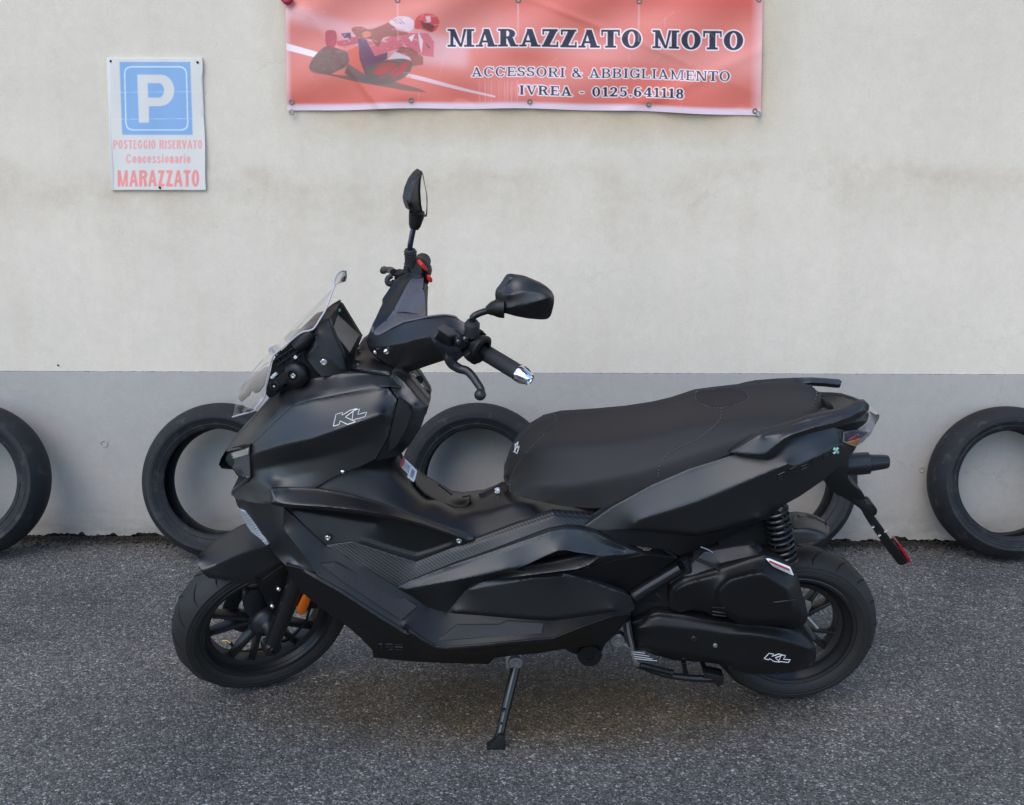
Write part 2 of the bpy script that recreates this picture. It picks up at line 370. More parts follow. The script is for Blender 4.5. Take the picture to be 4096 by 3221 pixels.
# ================================================================== SETTING
def ground_mat():
    m = mat('asphalt', rough=.75, spec=.35); n, l, b = nodes(m); tc = n.new('ShaderNodeTexCoord')
    def noise(s, d=4, r=.6):
        t = n.new('ShaderNodeTexNoise'); t.inputs['Scale'].default_value = s; t.inputs['Detail'].default_value = d; t.inputs['Roughness'].default_value = r; l.new(tc.outputs['Object'], t.inputs[0]); return t
    def voro(s, rnd=1):
        t = n.new('ShaderNodeTexVoronoi'); t.inputs['Scale'].default_value = s; t.inputs['Randomness'].default_value = rnd; l.new(tc.outputs['Object'], t.inputs[0]); return t
    def ramp(src, stops):
        r = n.new('ShaderNodeValToRGB'); e = r.color_ramp.elements
        while len(e) < len(stops): e.new(.5)
        for q, (p, c) in zip(e, stops): q.position = p; q.color = (*c, 1)
        l.new(src, r.inputs[0]); return r
    def mix(f, a, c, typ='MIX', fv=None):
        x = n.new('ShaderNodeMixRGB'); x.blend_type = typ
        if f is not None: l.new(f, x.inputs[0])
        else: x.inputs[0].default_value = fv
        l.new(a, x.inputs[1]); l.new(c, x.inputs[2]); return x
    # aggregate: each little stone its own grey
    v1 = voro(205); sep = n.new('ShaderNodeSeparateColor'); l.new(v1.outputs['Color'], sep.inputs[0])
    st = ramp(sep.outputs[0], [(0, (.040, .039, .037)), (.40, (.080, .077, .073)), (.78, (.118, .114, .108)), (.95, (.21, .202, .192)), (1, (.34, .34, .33))])
    v2 = voro(75); sep2 = n.new('ShaderNodeSeparateColor'); l.new(v2.outputs['Color'], sep2.inputs[0])
    big = ramp(sep2.outputs[1], [(0, (0, 0, 0)), (.935, (0, 0, 0)), (.945, (1, 1, 1)), (1, (1, 1, 1))])
    cm = n.new('ShaderNodeMath'); cm.operation = 'LESS_THAN'; cm.inputs[1].default_value = .36; l.new(v2.outputs['Distance'], cm.inputs[0])
    bm_ = n.new('ShaderNodeMath'); bm_.operation = 'MULTIPLY'; l.new(big.outputs[0], bm_.inputs[0]); l.new(cm.outputs[0], bm_.inputs[1])
    bc = ramp(sep2.outputs[2], [(0, (.2, .2, .21)), (.5, (.28, .28, .27)), (.8, (.17, .15, .11)), (1, (.4, .4, .4))])
    c = mix(bm_.outputs[0], st.outputs[0], bc.outputs[0])
    # larger tone changes and wear
    p1 = noise(1.6, 5, .6); r1 = ramp(p1.outputs[0], [(.3, (.74, .745, .77)), (.7, (1.3, 1.27, 1.24))]); c = mix(None, c.outputs[0], r1.outputs[0], 'MULTIPLY', 1)
    p2 = noise(28, 3); r2 = ramp(p2.outputs[0], [(.3, (.75, .75, .75)), (.7, (1.2, 1.2, 1.2))]); c = mix(None, c.outputs[0], r2.outputs[0], 'MULTIPLY', 1)
    # the scooter's brownish ground shadow, painted as a darker patch between the wheels
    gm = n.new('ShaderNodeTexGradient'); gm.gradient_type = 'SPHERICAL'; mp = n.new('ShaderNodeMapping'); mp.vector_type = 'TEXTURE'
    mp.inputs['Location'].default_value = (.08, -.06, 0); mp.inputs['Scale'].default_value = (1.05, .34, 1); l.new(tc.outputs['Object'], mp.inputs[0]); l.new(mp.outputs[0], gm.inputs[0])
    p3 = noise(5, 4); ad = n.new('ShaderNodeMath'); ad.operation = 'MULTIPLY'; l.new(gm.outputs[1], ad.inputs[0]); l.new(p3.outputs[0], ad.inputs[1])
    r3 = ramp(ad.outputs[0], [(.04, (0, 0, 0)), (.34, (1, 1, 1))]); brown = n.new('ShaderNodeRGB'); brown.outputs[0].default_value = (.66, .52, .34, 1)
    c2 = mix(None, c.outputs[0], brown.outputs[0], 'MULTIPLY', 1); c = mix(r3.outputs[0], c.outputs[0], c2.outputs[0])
    # dirt gathered along the foot of the wall
    sx = n.new('ShaderNodeSeparateXYZ'); l.new(tc.outputs['Object'], sx.inputs[0]); mr = n.new('ShaderNodeMapRange'); mr.inputs[1].default_value = 1.1; mr.inputs[2].default_value = 1.36; l.new(sx.outputs[1], mr.inputs[0])
    p4 = noise(9, 6, .7); a4 = n.new('ShaderNodeMath'); a4.operation = 'MULTIPLY'; l.new(mr.outputs[0], a4.inputs[0]); l.new(p4.outputs[0], a4.inputs[1])
    r4 = ramp(a4.outputs[0], [(.1, (0, 0, 0)), (.5, (1, 1, 1))]); dk = n.new('ShaderNodeRGB'); dk.outputs[0].default_value = (.035, .031, .027, 1); c = mix(r4.outputs[0], c.outputs[0], dk.outputs[0])
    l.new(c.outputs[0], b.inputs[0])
    hb = n.new('ShaderNodeMath'); hb.operation = 'ADD'; inv = n.new('ShaderNodeMath'); inv.operation = 'MULTIPLY'; inv.inputs[1].default_value = -1.1; l.new(v1.outputs['Distance'], inv.inputs[0])
    p5 = noise(60, 5); l.new(inv.outputs[0], hb.inputs[0]); l.new(p5.outputs[0], hb.inputs[1])
    bp = n.new('ShaderNodeBump'); bp.inputs['Strength'].default_value = .7; bp.inputs['Distance'].default_value = .0028; l.new(hb.outputs[0], bp.inputs['Height']); l.new(bp.outputs[0], b.inputs['Normal'])
    rr = ramp(sep.outputs[1], [(0, (.85, .85, .85)), (.75, (.65, .65, .65)), (1, (.32, .32, .32))]); l.new(rr.outputs[0], b.inputs['Roughness'])
    return m
gv = [(-40, -40, 0), (40, -40, 0), (40, 40, 0), (-40, 40, 0)]
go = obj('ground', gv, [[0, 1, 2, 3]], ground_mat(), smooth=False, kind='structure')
# ---- wall
ZB = float(FWALL.L(*D(1086, 791), 0)[2])      # top of the painted grey skirting
def wall_mat(name, base, alt, stain, sstr, low=False):
    m = mat(name, rough=.9, spec=.15); n, l, b = nodes(m); tc = n.new('ShaderNodeTexCoord')
    def noise(s, d=4, r=.6, sc=None):
        t = n.new('ShaderNodeTexNoise'); t.inputs['Scale'].default_value = s; t.inputs['Detail'].default_value = d; t.inputs['Roughness'].default_value = r
        if sc:
            mp = n.new('ShaderNodeMapping'); mp.inputs['Scale'].default_value = sc; l.new(tc.outputs['Object'], mp.inputs[0]); l.new(mp.outputs[0], t.inputs[0])
        else: l.new(tc.outputs['Object'], t.inputs[0])
        return t
    def ramp(src, stops):
        r = n.new('ShaderNodeValToRGB'); e = r.color_ramp.elements
        while len(e) < len(stops): e.new(.5)
        for q, (p, c) in zip(e, stops): q.position = p; q.color = (*c, 1)
        l.new(src, r.inputs[0]); return r
    def mx(f, a, c, typ='MIX', fv=1):
        x = n.new('ShaderNodeMixRGB'); x.blend_type = typ
        if f is not None: l.new(f, x.inputs[0])
        else: x.inputs[0].default_value = fv
        for s_, i in ((a, 1), (c, 2)):
            if isinstance(s_, tuple): x.inputs[i].default_value = (*s_, 1)
            else: l.new(s_, x.inputs[i])
        return x
    def math(op, a, c):
        x = n.new('ShaderNodeMath'); x.operation = op
        for s_, i in ((a, 0), (c, 1)):
            if isinstance(s_, (int, float)): x.inputs[i].default_value = s_
            else: l.new(s_, x.inputs[i])
        return x.outputs[0]
    p1 = noise(1.3, 6, .62); c = mx(ramp(p1.outputs[0], [(.35, (0, 0, 0)), (.65, (1, 1, 1))]).outputs[0], base, alt)
    sx = n.new('ShaderNodeSeparateXYZ'); l.new(tc.outputs['Object'], sx.inputs[0])
    if not low:
        # damp ochre band with drips below the banner height
        z = sx.outputs[2]
        nb = noise(1.1, 5, .65, (1, 1, 1)); zz = math('ADD', z, math('MULTIPLY', math('SUBTRACT', nb.outputs[0], .5), .5))
        band = ramp(zz, [(0, (0, 0, 0)), (1, (0, 0, 0))]); band.color_ramp.elements.new(.5)
        e = band.color_ramp.elements
        mr = n.new('ShaderNodeMapRange'); mr.inputs[1].default_value = 1.15; mr.inputs[2].default_value = 1.8; l.new(zz, mr.inputs[0]); l.links if False else None
        l.new(mr.outputs[0], band.inputs[0])
        for q, (p, cc) in zip(e, [(.1, (0, 0, 0)), (.5, (1, 1, 1)), (.62, (0, 0, 0))]): q.position = p; q.color = (*cc, 1)
        blot = noise(3.2, 8, .7); f = math('MULTIPLY', band.outputs[0], ramp(blot.outputs[0], [(.40, (0, 0, 0)), (.68, (1, 1, 1))]).outputs[0])
        c = mx(math('MULTIPLY', f, sstr), c.outputs[0], stain)
        # grimy run-off right under the banner
        gx = n.new('ShaderNodeMath'); gx.operation = 'ABSOLUTE'; l.new(math('SUBTRACT', sx.outputs[0], .08), gx.inputs[0])
        mxx = n.new('ShaderNodeMapRange'); mxx.inputs[1].default_value = 1.05; mxx.inputs[2].default_value = .75; l.new(gx.outputs[0], mxx.inputs[0])
        mzz = ramp(math('ADD', z, math('MULTIPLY', math('SUBTRACT', blot.outputs[0], .5), .22)), [(0, (0, 0, 0)), (1, (0, 0, 0))]); mzr = n.new('ShaderNodeMapRange'); mzr.inputs[1].default_value = 1.5; mzr.inputs[2].default_value = 1.9
        l.new(mzz.inputs[0].links[0].from_socket, mzr.inputs[0]); l.new(mzr.outputs[0], mzz.inputs[0]); mzz.color_ramp.elements.new(.5)
        for q, (p, cc) in zip(mzz.color_ramp.elements, [(.25, (0, 0, 0)), (.6, (1, 1, 1)), (.8, (1, 1, 1))]): q.position = p; q.color = (*cc, 1)
        c = mx(math('MULTIPLY', math('MULTIPLY', mxx.outputs[0], mzz.outputs[0]), .8), c.outputs[0], (.52, .40, .26))
        dr = noise(1, 5, .6, (9, 9, .8)); fd = math('MULTIPLY', ramp(dr.outputs[0], [(.5, (0, 0, 0)), (.75, (1, 1, 1))]).outputs[0], .15)
        c = mx(fd, c.outputs[0], stain)
    else:
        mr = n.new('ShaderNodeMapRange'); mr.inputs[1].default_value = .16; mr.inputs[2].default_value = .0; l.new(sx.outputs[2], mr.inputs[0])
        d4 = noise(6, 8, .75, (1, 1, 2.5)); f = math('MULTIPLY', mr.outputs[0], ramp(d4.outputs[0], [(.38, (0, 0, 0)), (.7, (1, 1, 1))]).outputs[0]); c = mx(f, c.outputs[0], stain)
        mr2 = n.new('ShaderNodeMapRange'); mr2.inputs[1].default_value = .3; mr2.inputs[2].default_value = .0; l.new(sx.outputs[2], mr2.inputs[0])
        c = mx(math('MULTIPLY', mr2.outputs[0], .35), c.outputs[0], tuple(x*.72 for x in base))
    # fine plaster grain, small pits
    g = noise(260, 3, .6); c = mx(None, c.outputs[0], ramp(g.outputs[0], [(.3, (.93, .93, .93)), (.7, (1.05, 1.05, 1.05))]).outputs[0], 'MULTIPLY')
    g2 = noise(24, 6, .7); c = mx(None, c.outputs[0], ramp(g2.outputs[0], [(.3, (.955, .955, .955)), (.7, (1.03, 1.03, 1.03))]).outputs[0], 'MULTIPLY')
    vo = n.new('ShaderNodeTexVoronoi'); vo.feature = 'DISTANCE_TO_EDGE'; vo.inputs['Scale'].default_value = 1.5
    wn = noise(5, 6, .7); wa = n.new('ShaderNodeMixRGB'); wa.blend_type = 'ADD'; wa.inputs[0].default_value = .28; l.new(tc.outputs['Object'], wa.inputs[1]); l.new(wn.outputs['Color'], wa.inputs[2]); l.new(wa.outputs[0], vo.inputs[0])
    ck = ramp(vo.outputs[0], [(0, (1, 1, 1)), (.0035, (0, 0, 0))]); msk = noise(.9, 3); fm = math('MULTIPLY', ck.outputs[0], ramp(msk.outputs[0], [(.5, (0, 0, 0)), (.62, (.5, .5, .5))]).outputs[0])
    c = mx(fm, c.outputs[0], tuple(x*.55 for x in base))
    l.new(c.outputs[0], b.inputs[0])
    h = math('ADD', math('MULTIPLY', g.outputs[0], .35), math('MULTIPLY', g2.outputs[0], 1.0)); bp = n.new('ShaderNodeBump'); bp.inputs['Strength'].default_value = .45; bp.inputs['Distance'].default_value = .004
    l.new(h, bp.inputs['Height']); l.new(bp.outputs[0], b.inputs['Normal']); return m
wall = thing('plastered_wall', 'long cream plastered wall with grey painted skirting behind the scooter', 'wall', FWALL.O)
m_wall = wall_mat('cream_plaster', (.695, .61, .50), (.635, .56, .458), (.51, .395, .285), .75)
m_skirt = wall_mat('grey_skirting_paint', (.415, .38, .343), (.375, .346, .314), (.17, .15, .12), 0, True)
Z1 = 4.2
V = [FWALL.W(u, v, z) for v in (0, .3) for (u, z) in ((-6, ZB+.001), (6, ZB+.001), (6, Z1), (-6, Z1))]
obj('upper_wall', V, [[0, 1, 2, 3], [7, 6, 5, 4], [0, 4, 5, 1], [1, 5, 6, 2], [2, 6, 7, 3], [3, 7, 4, 0]], m_wall, wall, smooth=False)
# skirting with a broken, uneven foot
rs = np.random.RandomState(3); xs = np.linspace(-6, 6, 1500)
foot = .006+.016*np.abs(np.convolve(rs.randn(1500), np.ones(22)/22, 'same')*3)+.014*np.clip(np.convolve(rs.randn(1500), np.ones(5)/5, 'same'), 0, 2)
V = []; Fc = []
for i, x in enumerate(xs):
    ed = .0012*rs.randn()
    V += [FWALL.W(x, -.003, ZB+ed*.5), FWALL.W(x, -.003, foot[i]), FWALL.W(x, .03, foot[i]), FWALL.W(x, .001, ZB+ed*.5)]
    if i: a = 4*(i-1); c = 4*i; Fc += [[a, c, c+1, a+1], [a+1, c+1, c+2, a+2], [a, a+3, c+3, c]]
obj('skirting_band', V, Fc, m_skirt, wall, smooth=False)
V = [FWALL.W(u, v, z) for v in (.028, .2) for (u, z) in ((-6, -.02), (6, -.02), (6, ZB-.01), (-6, ZB-.01))]
obj('wall_core', V, [[0, 1, 2, 3], [7, 6, 5, 4], [0, 4, 5, 1], [1, 5, 6, 2], [2, 6, 7, 3], [3, 7, 4, 0]], mat('dark_masonry', (.06, .05, .04), .9), wall, smooth=False)
# small dowel plugs / pock marks
for (x, y, r) in ((221, 941, 9), (1955, 996, 7), (1012, 1028, 0), (2107, 880, 6), (2063, 860, 0)):
    if r:
        p = FWALL.P(*D(x, y), -.0045); rr = r/1.0/545
        lathe('dowel_plug', p, FWALL.M[:, 1], [(0, rr), (-.0015, rr*.92), (-.0015, rr*.72), (.002, rr*.66), (.002, .0001)], m_skirt, wall, n=20)
for (x, y) in ((1008, 908), (1062, 901), (123, 775), (1010, 720)):
    p = FWALL.P(*D(x, y), -.0035); lathe('nail_hole', p, FWALL.M[:, 1], [(.0, .004), (-.001, .003), (-.001, .0001)], m_deep, wall, n=8)
# grit and crumbs at the foot of the wall
V = []; Fc = []
rs = np.random.RandomState(5)
def pebble(x, y, z, s, V, Fc):
    o = len(V); k = [(1, 0, 0), (-1, 0, 0), (0, 1, 0), (0, -1, 0), (0, 0, 1), (0, 0, -1)]
    for a in k: V.append((x+a[0]*s*rs.uniform(.6, 1.3), y+a[1]*s*rs.uniform(.6, 1.3), z+a[2]*s*rs.uniform(.5, .9)))
    for f in ((0, 2, 4), (2, 1, 4), (1, 3, 4), (3, 0, 4), (2, 0, 5), (1, 2, 5), (3, 1, 5), (0, 3, 5)): Fc.append([i+o for i in f])
for i in range(9500):
    u = rs.uniform(-2.7, 2.7); d = abs(rs.randn())*(.020 if rs.rand() < .6 else .05); s = rs.uniform(.0018, .0065)*(2.0 if rs.rand() < .05 else 1); p = FWALL.W(u, -.004-d, 0)
    pebble(p[0], p[1], s*.4+max(0, .008-d*.25)*rs.rand(), s, V, Fc)
gm = add_noise(mat('dirt', (.034, .029, .024), .95, 0, .1), 120, .3, .002, 0, .7); go = obj('gravel', V, Fc, gm, smooth=False, recalc=False); go['kind'] = 'stuff'
V = []; Fc = []
for i in range(420):
    x = rs.uniform(-2.2, 2.2); y = rs.uniform(-1.2, 1.25); s = rs.uniform(.0015, .0038); pebble(x, y, s*.3, s, V, Fc)
go = obj('gravel', V, Fc, add_noise(mat('pale_grit', (.22, .21, .19), .8, 0, .3), 60, 0, 0, 0, .6), smooth=False, recalc=False); go['kind'] = 'stuff'
# ------------------------------------------------------------------ raster printing (banner and sign)
class Canvas:
    """prints flat colour shapes into a vertex-colour grid laid over a real sheet"""
    def __init__(s, x0, y0, x1, y1, res, bg): 
        s.x0, s.y0 = x0, y0; s.r = res; s.w = int((x1-x0)/res)+1; s.h = int((y1-y0)/res)+1
        s.ss = 2; s.W = s.w*2; s.H = s.h*2; s.im = np.ones((s.H, s.W, 3))*np.array(bg)
        s.X = x0+(np.arange(s.W)+.5)*res/2; s.Y = y0+(np.arange(s.H)+.5)*res/2
    def win(s, bb):
        i0 = max(0, int((bb[0]-s.x0)*2/s.r)-1); i1 = min(s.W, int((bb[2]-s.x0)*2/s.r)+2); j0 = max(0, int((bb[1]-s.y0)*2/s.r)-1); j1 = min(s.H, int((bb[3]-s.y0)*2/s.r)+2)
        return i0, i1, j0, j1
    def mask(s, poly):
        xs = [p[0] for p in poly]; ys = [p[1] for p in poly]; i0, i1, j0, j1 = s.win((min(xs), min(ys), max(xs), max(ys)))
        X, Y = np.meshgrid(s.X[i0:i1], s.Y[j0:j1]); return (i0, i1, j0, j1), inside(X, Y, poly).astype(float)
    def put(s, wn, m, col, a=1):
        i0, i1, j0, j1 = wn; m = m[..., None]*a; s.im[j0:j1, i0:i1] = s.im[j0:j1, i0:i1]*(1-m)+np.array(col)*m
    def poly(s, pts, col, a=1, blur=.9, sm=0):
        pts = [tuple(p[:2]) for p in (spline(pts, 5, True) if sm else pts)]; wn, m = s.mask(pts); 
        if blur:
            pad = max(2, int(blur*3)); i0, i1, j0, j1 = wn; I0, I1, J0, J1 = max(0, i0-pad), min(s.W, i1+pad), max(0, j0-pad), min(s.H, j1+pad)
            M2 = np.zeros((J1-J0, I1-I0)); M2[j0-J0:j1-J0, i0-I0:i1-I0] = m; k = np.exp(-.5*(np.arange(-pad, pad+1)/blur)**2); k /= k.sum()
            M2 = np.apply_along_axis(lambda q: np.convolve(q, k, 'same'), 0, M2) if M2.shape[0] > 2*pad else M2
            M2 = np.apply_along_axis(lambda q: np.convolve(q, k, 'same'), 1, M2) if M2.shape[1] > 2*pad else M2
            wn, m = (I0, I1, J0, J1), M2
        s.put(wn, m, col, a)
    def final(s):
        im = s.im; return (im[0::2, 0::2]+im[1::2, 0::2]+im[0::2, 1::2]+im[1::2, 1::2])/4
def lin(r, g, b): return tuple(((c/255+.055)/1.055)**2.4 if c > 10 else c/3294.6 for c in (r, g, b))
# letter shapes: capital height 1, each glyph is a list of added / removed pieces
def glyph(ch, T, t, s):
    R = lambda a, b, c, d: ('+', [(a, b), (c, b), (c, d), (a, d)])
    P = lambda *p: ('+', list(p))
    def ring(cx, cy, rx, ry, clip=None, T_=None, t_=None): return ('o', cx, cy, rx, ry, T if T_ is None else T_, t if t_ is None else t_, clip)
    z = s > 0; h = .07 if z else 0
    def sf(a, b, top): return [R(a, 1-s if top else 0, b, 1 if top else s)] if z else []
    def stem(x, w=None): return R(x, 0, x+(w or T), 1)
    if ch == 'P': return .8, [stem(.04), R(.1, 1-t, .46, 1), R(.1, .40, .46, .40+t), ring(.42, .70, .36, .30, lambda X, Y: X > .4)]
    if ch == 'M':
        W_ = 1.3 if z else 1.06; l = t*1.3 if z else T*.9; d_ = T*.82
        return W_+.03, [R(.13 if z else .04, 0, (.13 if z else .04)+l, 1), R(W_-.13-d_, 0, W_-.13, 1) if z else R(W_-.04-l, 0, W_-.04, 1), P((.07, 1), (.07+d_*1.15, 1), (W_/2+.05, .0), (W_/2-.06, 0)) if z else P((.04, 1), (.04+T, 1), (W_/2+.05, 0), (W_/2-.09, 0)), P((W_-.13-d_, 1), (W_-.13-d_-l*.9, 1), (W_/2-.04, 0), (W_/2+.05, 0)) if z else P((W_-.04, 1), (W_-.04-T, 1), (W_/2-.05, 0), (W_/2+.09, 0))]+sf(0, .13+l+.12, 0)+sf(W_-d_-.26, W_, 0)+sf(0, .2, 1)+sf(W_-.2, W_, 1)
    if ch == 'A':
        l = t*1.3 if z else T*.9
        return 1.04 if z else .86, [P((.10, 0), (.10+l, 0), (.52, 1), (.52-l*.7, 1)) if z else P((.0, 0), (l, 0), (.5, 1), (.3, 1)), P((.36, 1), (.36+T*.95, 1), (.94, 0), (.94-T*1.08, 0)) if z else P((.34, 1), (.56, 1), (.86, 0), (.86-T, 0)), R(.25, .24, .72, .24+t)]+sf(0, .36, 0)+sf(.56, 1.04, 0)
    if ch == 'R':
        return .98 if z else .84, [stem(.1 if z else .04), R(.1, 1-t, .5, 1), R(.1, .46, .5, .46+t), ring(.46, .73, .38 if z else .36, .27, lambda X, Y: X > .44), P((.42, .5), (.42+T, .5), (.9, .0), (.9-T, 0)) if z else P((.42, .5), (.42+T, .46), (.82, 0), (.82-T*1.05, 0))]+sf(0, .48, 0)+sf(0, .3, 1)+sf(.66, .98, 0)
    if ch == 'Z':
        return .86 if z else .72, [R(.05, 1-t, .8 if z else .66, 1), R(.03, 0, .8 if z else .68, t), P((.44, 1), (.8, 1), (.36, 0), (.03, 0)) if z else P((.35, .95), (.66, .95), (.33, .05), (.03, .05))]+([R(.05, .68, .14, 1), R(.73, 0, .82, .32)] if z else [])
    if ch == 'T':
        W_ = .96 if z else .72
        return W_, [stem(W_/2-T/2), R(.03, 1-t, W_-.03, 1)]+([R(.03, .66, .12, 1), R(W_-.12, .66, W_-.03, 1)] if z else [])+sf(W_/2-T/2-.12, W_/2+T/2+.12, 0)
    if ch in 'O0':
        rx = .47 if (z and ch == 'O') else .36; return 2*rx+.08, [ring(rx+.03, .5, rx, .52)]
    if ch in 'CG':
        o = [ring(.46, .5, .43 if z else .37, .52, lambda X, Y: (X < .6) | (np.abs(Y-.5) > (.2 if not z else .24)))]
        if z: o += [R(.80, .62, .87, 1)]
        if ch == 'G': o += [R(.9-T if z else .83-T, .05, .9 if z else .83, .45), R(.52, .42-t*.3, .96 if z else .83, .5)]
        return .98 if z else .86, o
    if ch in 'EL':
        W_ = .84 if z else .62; o = [stem(.1 if z else .04), R(.05, 0, W_-.04, t)]+([R(W_-.12, 0, W_-.04, .34)] if z else [])+sf(0, .4, 1)+sf(0, .4, 0)
        if ch == 'E': o += [R(.1 if z else .04, 1-t, W_-.06, 1), R(.1, .46, W_-.22 if z else W_-.08, .46+t)]+([R(W_-.14, .68, W_-.06, 1), R(W_-.28, .36, W_-.22, .66)] if z else [])
        return W_, o
    if ch in 'S5':
        T2 = T*.95
        if ch == 'S': return .78 if z else .74, [ring(.38, .73, .33, .28, lambda X, Y: (X < .4) | (Y > .76), T2), ring(.38, .28, .34, .29, lambda X, Y: (X > .36) | (Y < .26), T2), P((.12, .66), (.30, .60), (.64, .36), (.48, .38), (.12, .62))]+([R(.65, .66, .71, 1), R(.02, 0, .08, .34)] if z else [])
        return .76, [R(.12, .84, .68, 1), R(.12, .5, .12+t*1.2, 1), ring(.36, .32, .34, .33, lambda X, Y: (X > .3) | (Y < .22), T2)]
    if ch == 'I': return (.5, [stem(.25-T/2)]+sf(.02, .48, 0)+sf(.02, .48, 1)) if z else (T+.1, [stem(.05)])
    if ch == '1': return .56, [stem(.2), P((.04, .74), (.2, .82), (.2+T, 1), (.2, 1), (.04, .84))]+sf(.02, .2+T+.16, 0)
    if ch == 'B':
        return .92, [stem(.1), R(.05, 1-t, .46, 1), R(.05, 0, .46, t), R(.1, .48, .5, .48+t), ring(.44, .75, .36, .26, lambda X, Y: X > .42), ring(.46, .27, .4, .28, lambda X, Y: X > .44)]+sf(0, .3, 0)+sf(0, .3, 1)
    if ch in 'NV':
        if ch == 'V': return (.98, [P((.08, 1), (.08+T*1.1, 1), (.6, 0), (.46, 0)), P((.78, 1), (.78+t, 1), (.58, 0), (.46, 0))]+sf(0, .44, 1)+sf(.66, .98, 1)) if z else (.84, [P((.0, 1), (T, 1), (.54, 0), (.3, 0)), P((.84, 1), (.84-T, 1), (.3, 0), (.54, 0))])
        return 1.02, [R(.12, 0, .12+t*1.1, 1), R(.82, 0, .82+t*1.1, 1), P((.08, 1), (.08+T*1.2, 1), (.9, 0), (.9-T, 0))]+sf(0, .34, 0)+sf(0, .2, 1)+sf(.7, 1.02, 1)
    if ch == '&': return .98, [ring(.38, .77, .24, .25, None, T*.8), ring(.38, .27, .36, .29, lambda X, Y: (X < .5) | (Y < .3)), P((.18, .72), (.36, .78), (.95, .04), (.74, .0))]+([R(.66, .44, .96, .5)] if z else [])
    if ch == '-': return .5, [R(.06, .34, .4, .34+max(t, .11))]
    if ch == '.': return .32, [R(.08, 0, .26, .18)]
    if ch == '2': return .76, [ring(.37, .7, .33, .31, lambda X, Y: (Y > .68) | ((X > .4) & (Y > .45))), P((.5, .55), (.68, .62), (.34, .12), (.04, .0), (.04, .12)), R(.04, 0, .7, .17), R(.64, 0, .7, .3)]
    if ch == '6': return .78, [ring(.38, .31, .34, .33), ring(.42, .52, .38, .5, lambda X, Y: (X < .3) | (Y > .88))]
    if ch == '8': return .76, [ring(.37, .74, .3, .27), ring(.37, .28, .34, .3)]
    if ch == '4': return .8, [stem(.42), R(.02, .24, .76, .24+t), P((.42, 1), (.55, 1), (.12, .24), (.02, .28))]+sf(.3, .76, 0)
    # lower case, sans only
    if ch == 'o': return .62, [ring(.3, .37, .29, .39)]
    if ch == 'c': return .58, [ring(.3, .37, .29, .39, lambda X, Y: (X < .4) | (np.abs(Y-.37) > .12))]
    if ch == 'e': return .6, [ring(.3, .37, .29, .39, lambda X, Y: (X < .4) | (Y > .37) | (Y < .2)), R(.1, .33, .58, .43)]
    if ch == 'n': return .6, [R(.04, 0, .04+T, .74), ring(.3, .44, .27, .32, lambda X, Y: Y > .44), R(.57-T, 0, .57, .46)]
    if ch == 's': return .56, [ring(.28, .56, .25, .2, lambda X, Y: (X < .3) | (Y > .58)), ring(.28, .2, .26, .22, lambda X, Y: (X > .27) | (Y < .19))]
    if ch == 'i': return T+.08, [R(.04, 0, .04+T, .74), R(.04, .84, .04+T, 1)]
    if ch == 'a': return .58, [R(.54-T, 0, .54, .5), ring(.28, .5, .26, .26, lambda X, Y: Y > .5), ring(.26, .2, .25, .22)]
    if ch == 'r': return .44, [R(.04, 0, .04+T, .74), P((.04+T, .5), (.42, .58), (.42, .76), (.3, .76), (.04+T, .66))]
    return .36, []
def print_text(cv, txt, x0, x1, yb0, yb1, cap, col, T, t, s, out=None, ow=0, gap=.05):
    """cap height in pixels; baseline runs from (x0,yb0) to (x1,yb1)"""
    gl = [glyph(c, T, t, s) if c != ' ' else (.42, []) for c in txt]; tot = sum(g[0]+gap for g in gl)-gap; sx = (x1-x0)/tot
    pad = ow+2; wn = cv.win((x0-pad, min(yb0, yb1)-cap-pad, x1+pad, max(yb0, yb1)+pad)); i0, i1, j0, j1 = wn
    X, Y = np.meshgrid(cv.X[i0:i1], cv.Y[j0:j1]); sl = (yb1-yb0)/(x1-x0); Mk = np.zeros(X.shape, bool); pen = 0
    for (wd, prim) in gl:
        gx0 = x0+pen*sx; k0 = max(0, np.searchsorted(X[0], gx0-3)); k1 = np.searchsorted(X[0], gx0+wd*sx+3); xx = (X[:, k0:k1]-gx0)/sx; yy = (yb0+(X[:, k0:k1]-x0)*sl-Y[:, k0:k1])/cap; m = np.zeros(xx.shape, bool)
        for p in prim:
            if p[0] == '+': m |= inside(xx, yy, p[1])
            else:
                _, cx, cy, rx, ry, T_, t_, clip = p; q = (((xx-cx)/rx)**2+((yy-cy)/ry)**2 < 1)&~(((xx-cx)/max(.02, rx-T_))**2+((yy-cy)/max(.02, ry-t_))**2 < 1)
                if clip: q &= clip(xx, yy)
                m |= q
        Mk[:, k0:k1] |= m; pen += wd+gap
    if out is not None:
        O = Mk.copy(); r = ow*2/cv.r; R_ = int(ceil(r))
        for dy in range(-R_, R_+1):
            for dx in range(-R_, R_+1):
                if dx*dx+dy*dy <= r*r: O |= np.roll(np.roll(Mk, dy, 0), dx, 1)
        cv.put(wn, O.astype(float), out)
    cv.put(wn, Mk.astype(float), col)
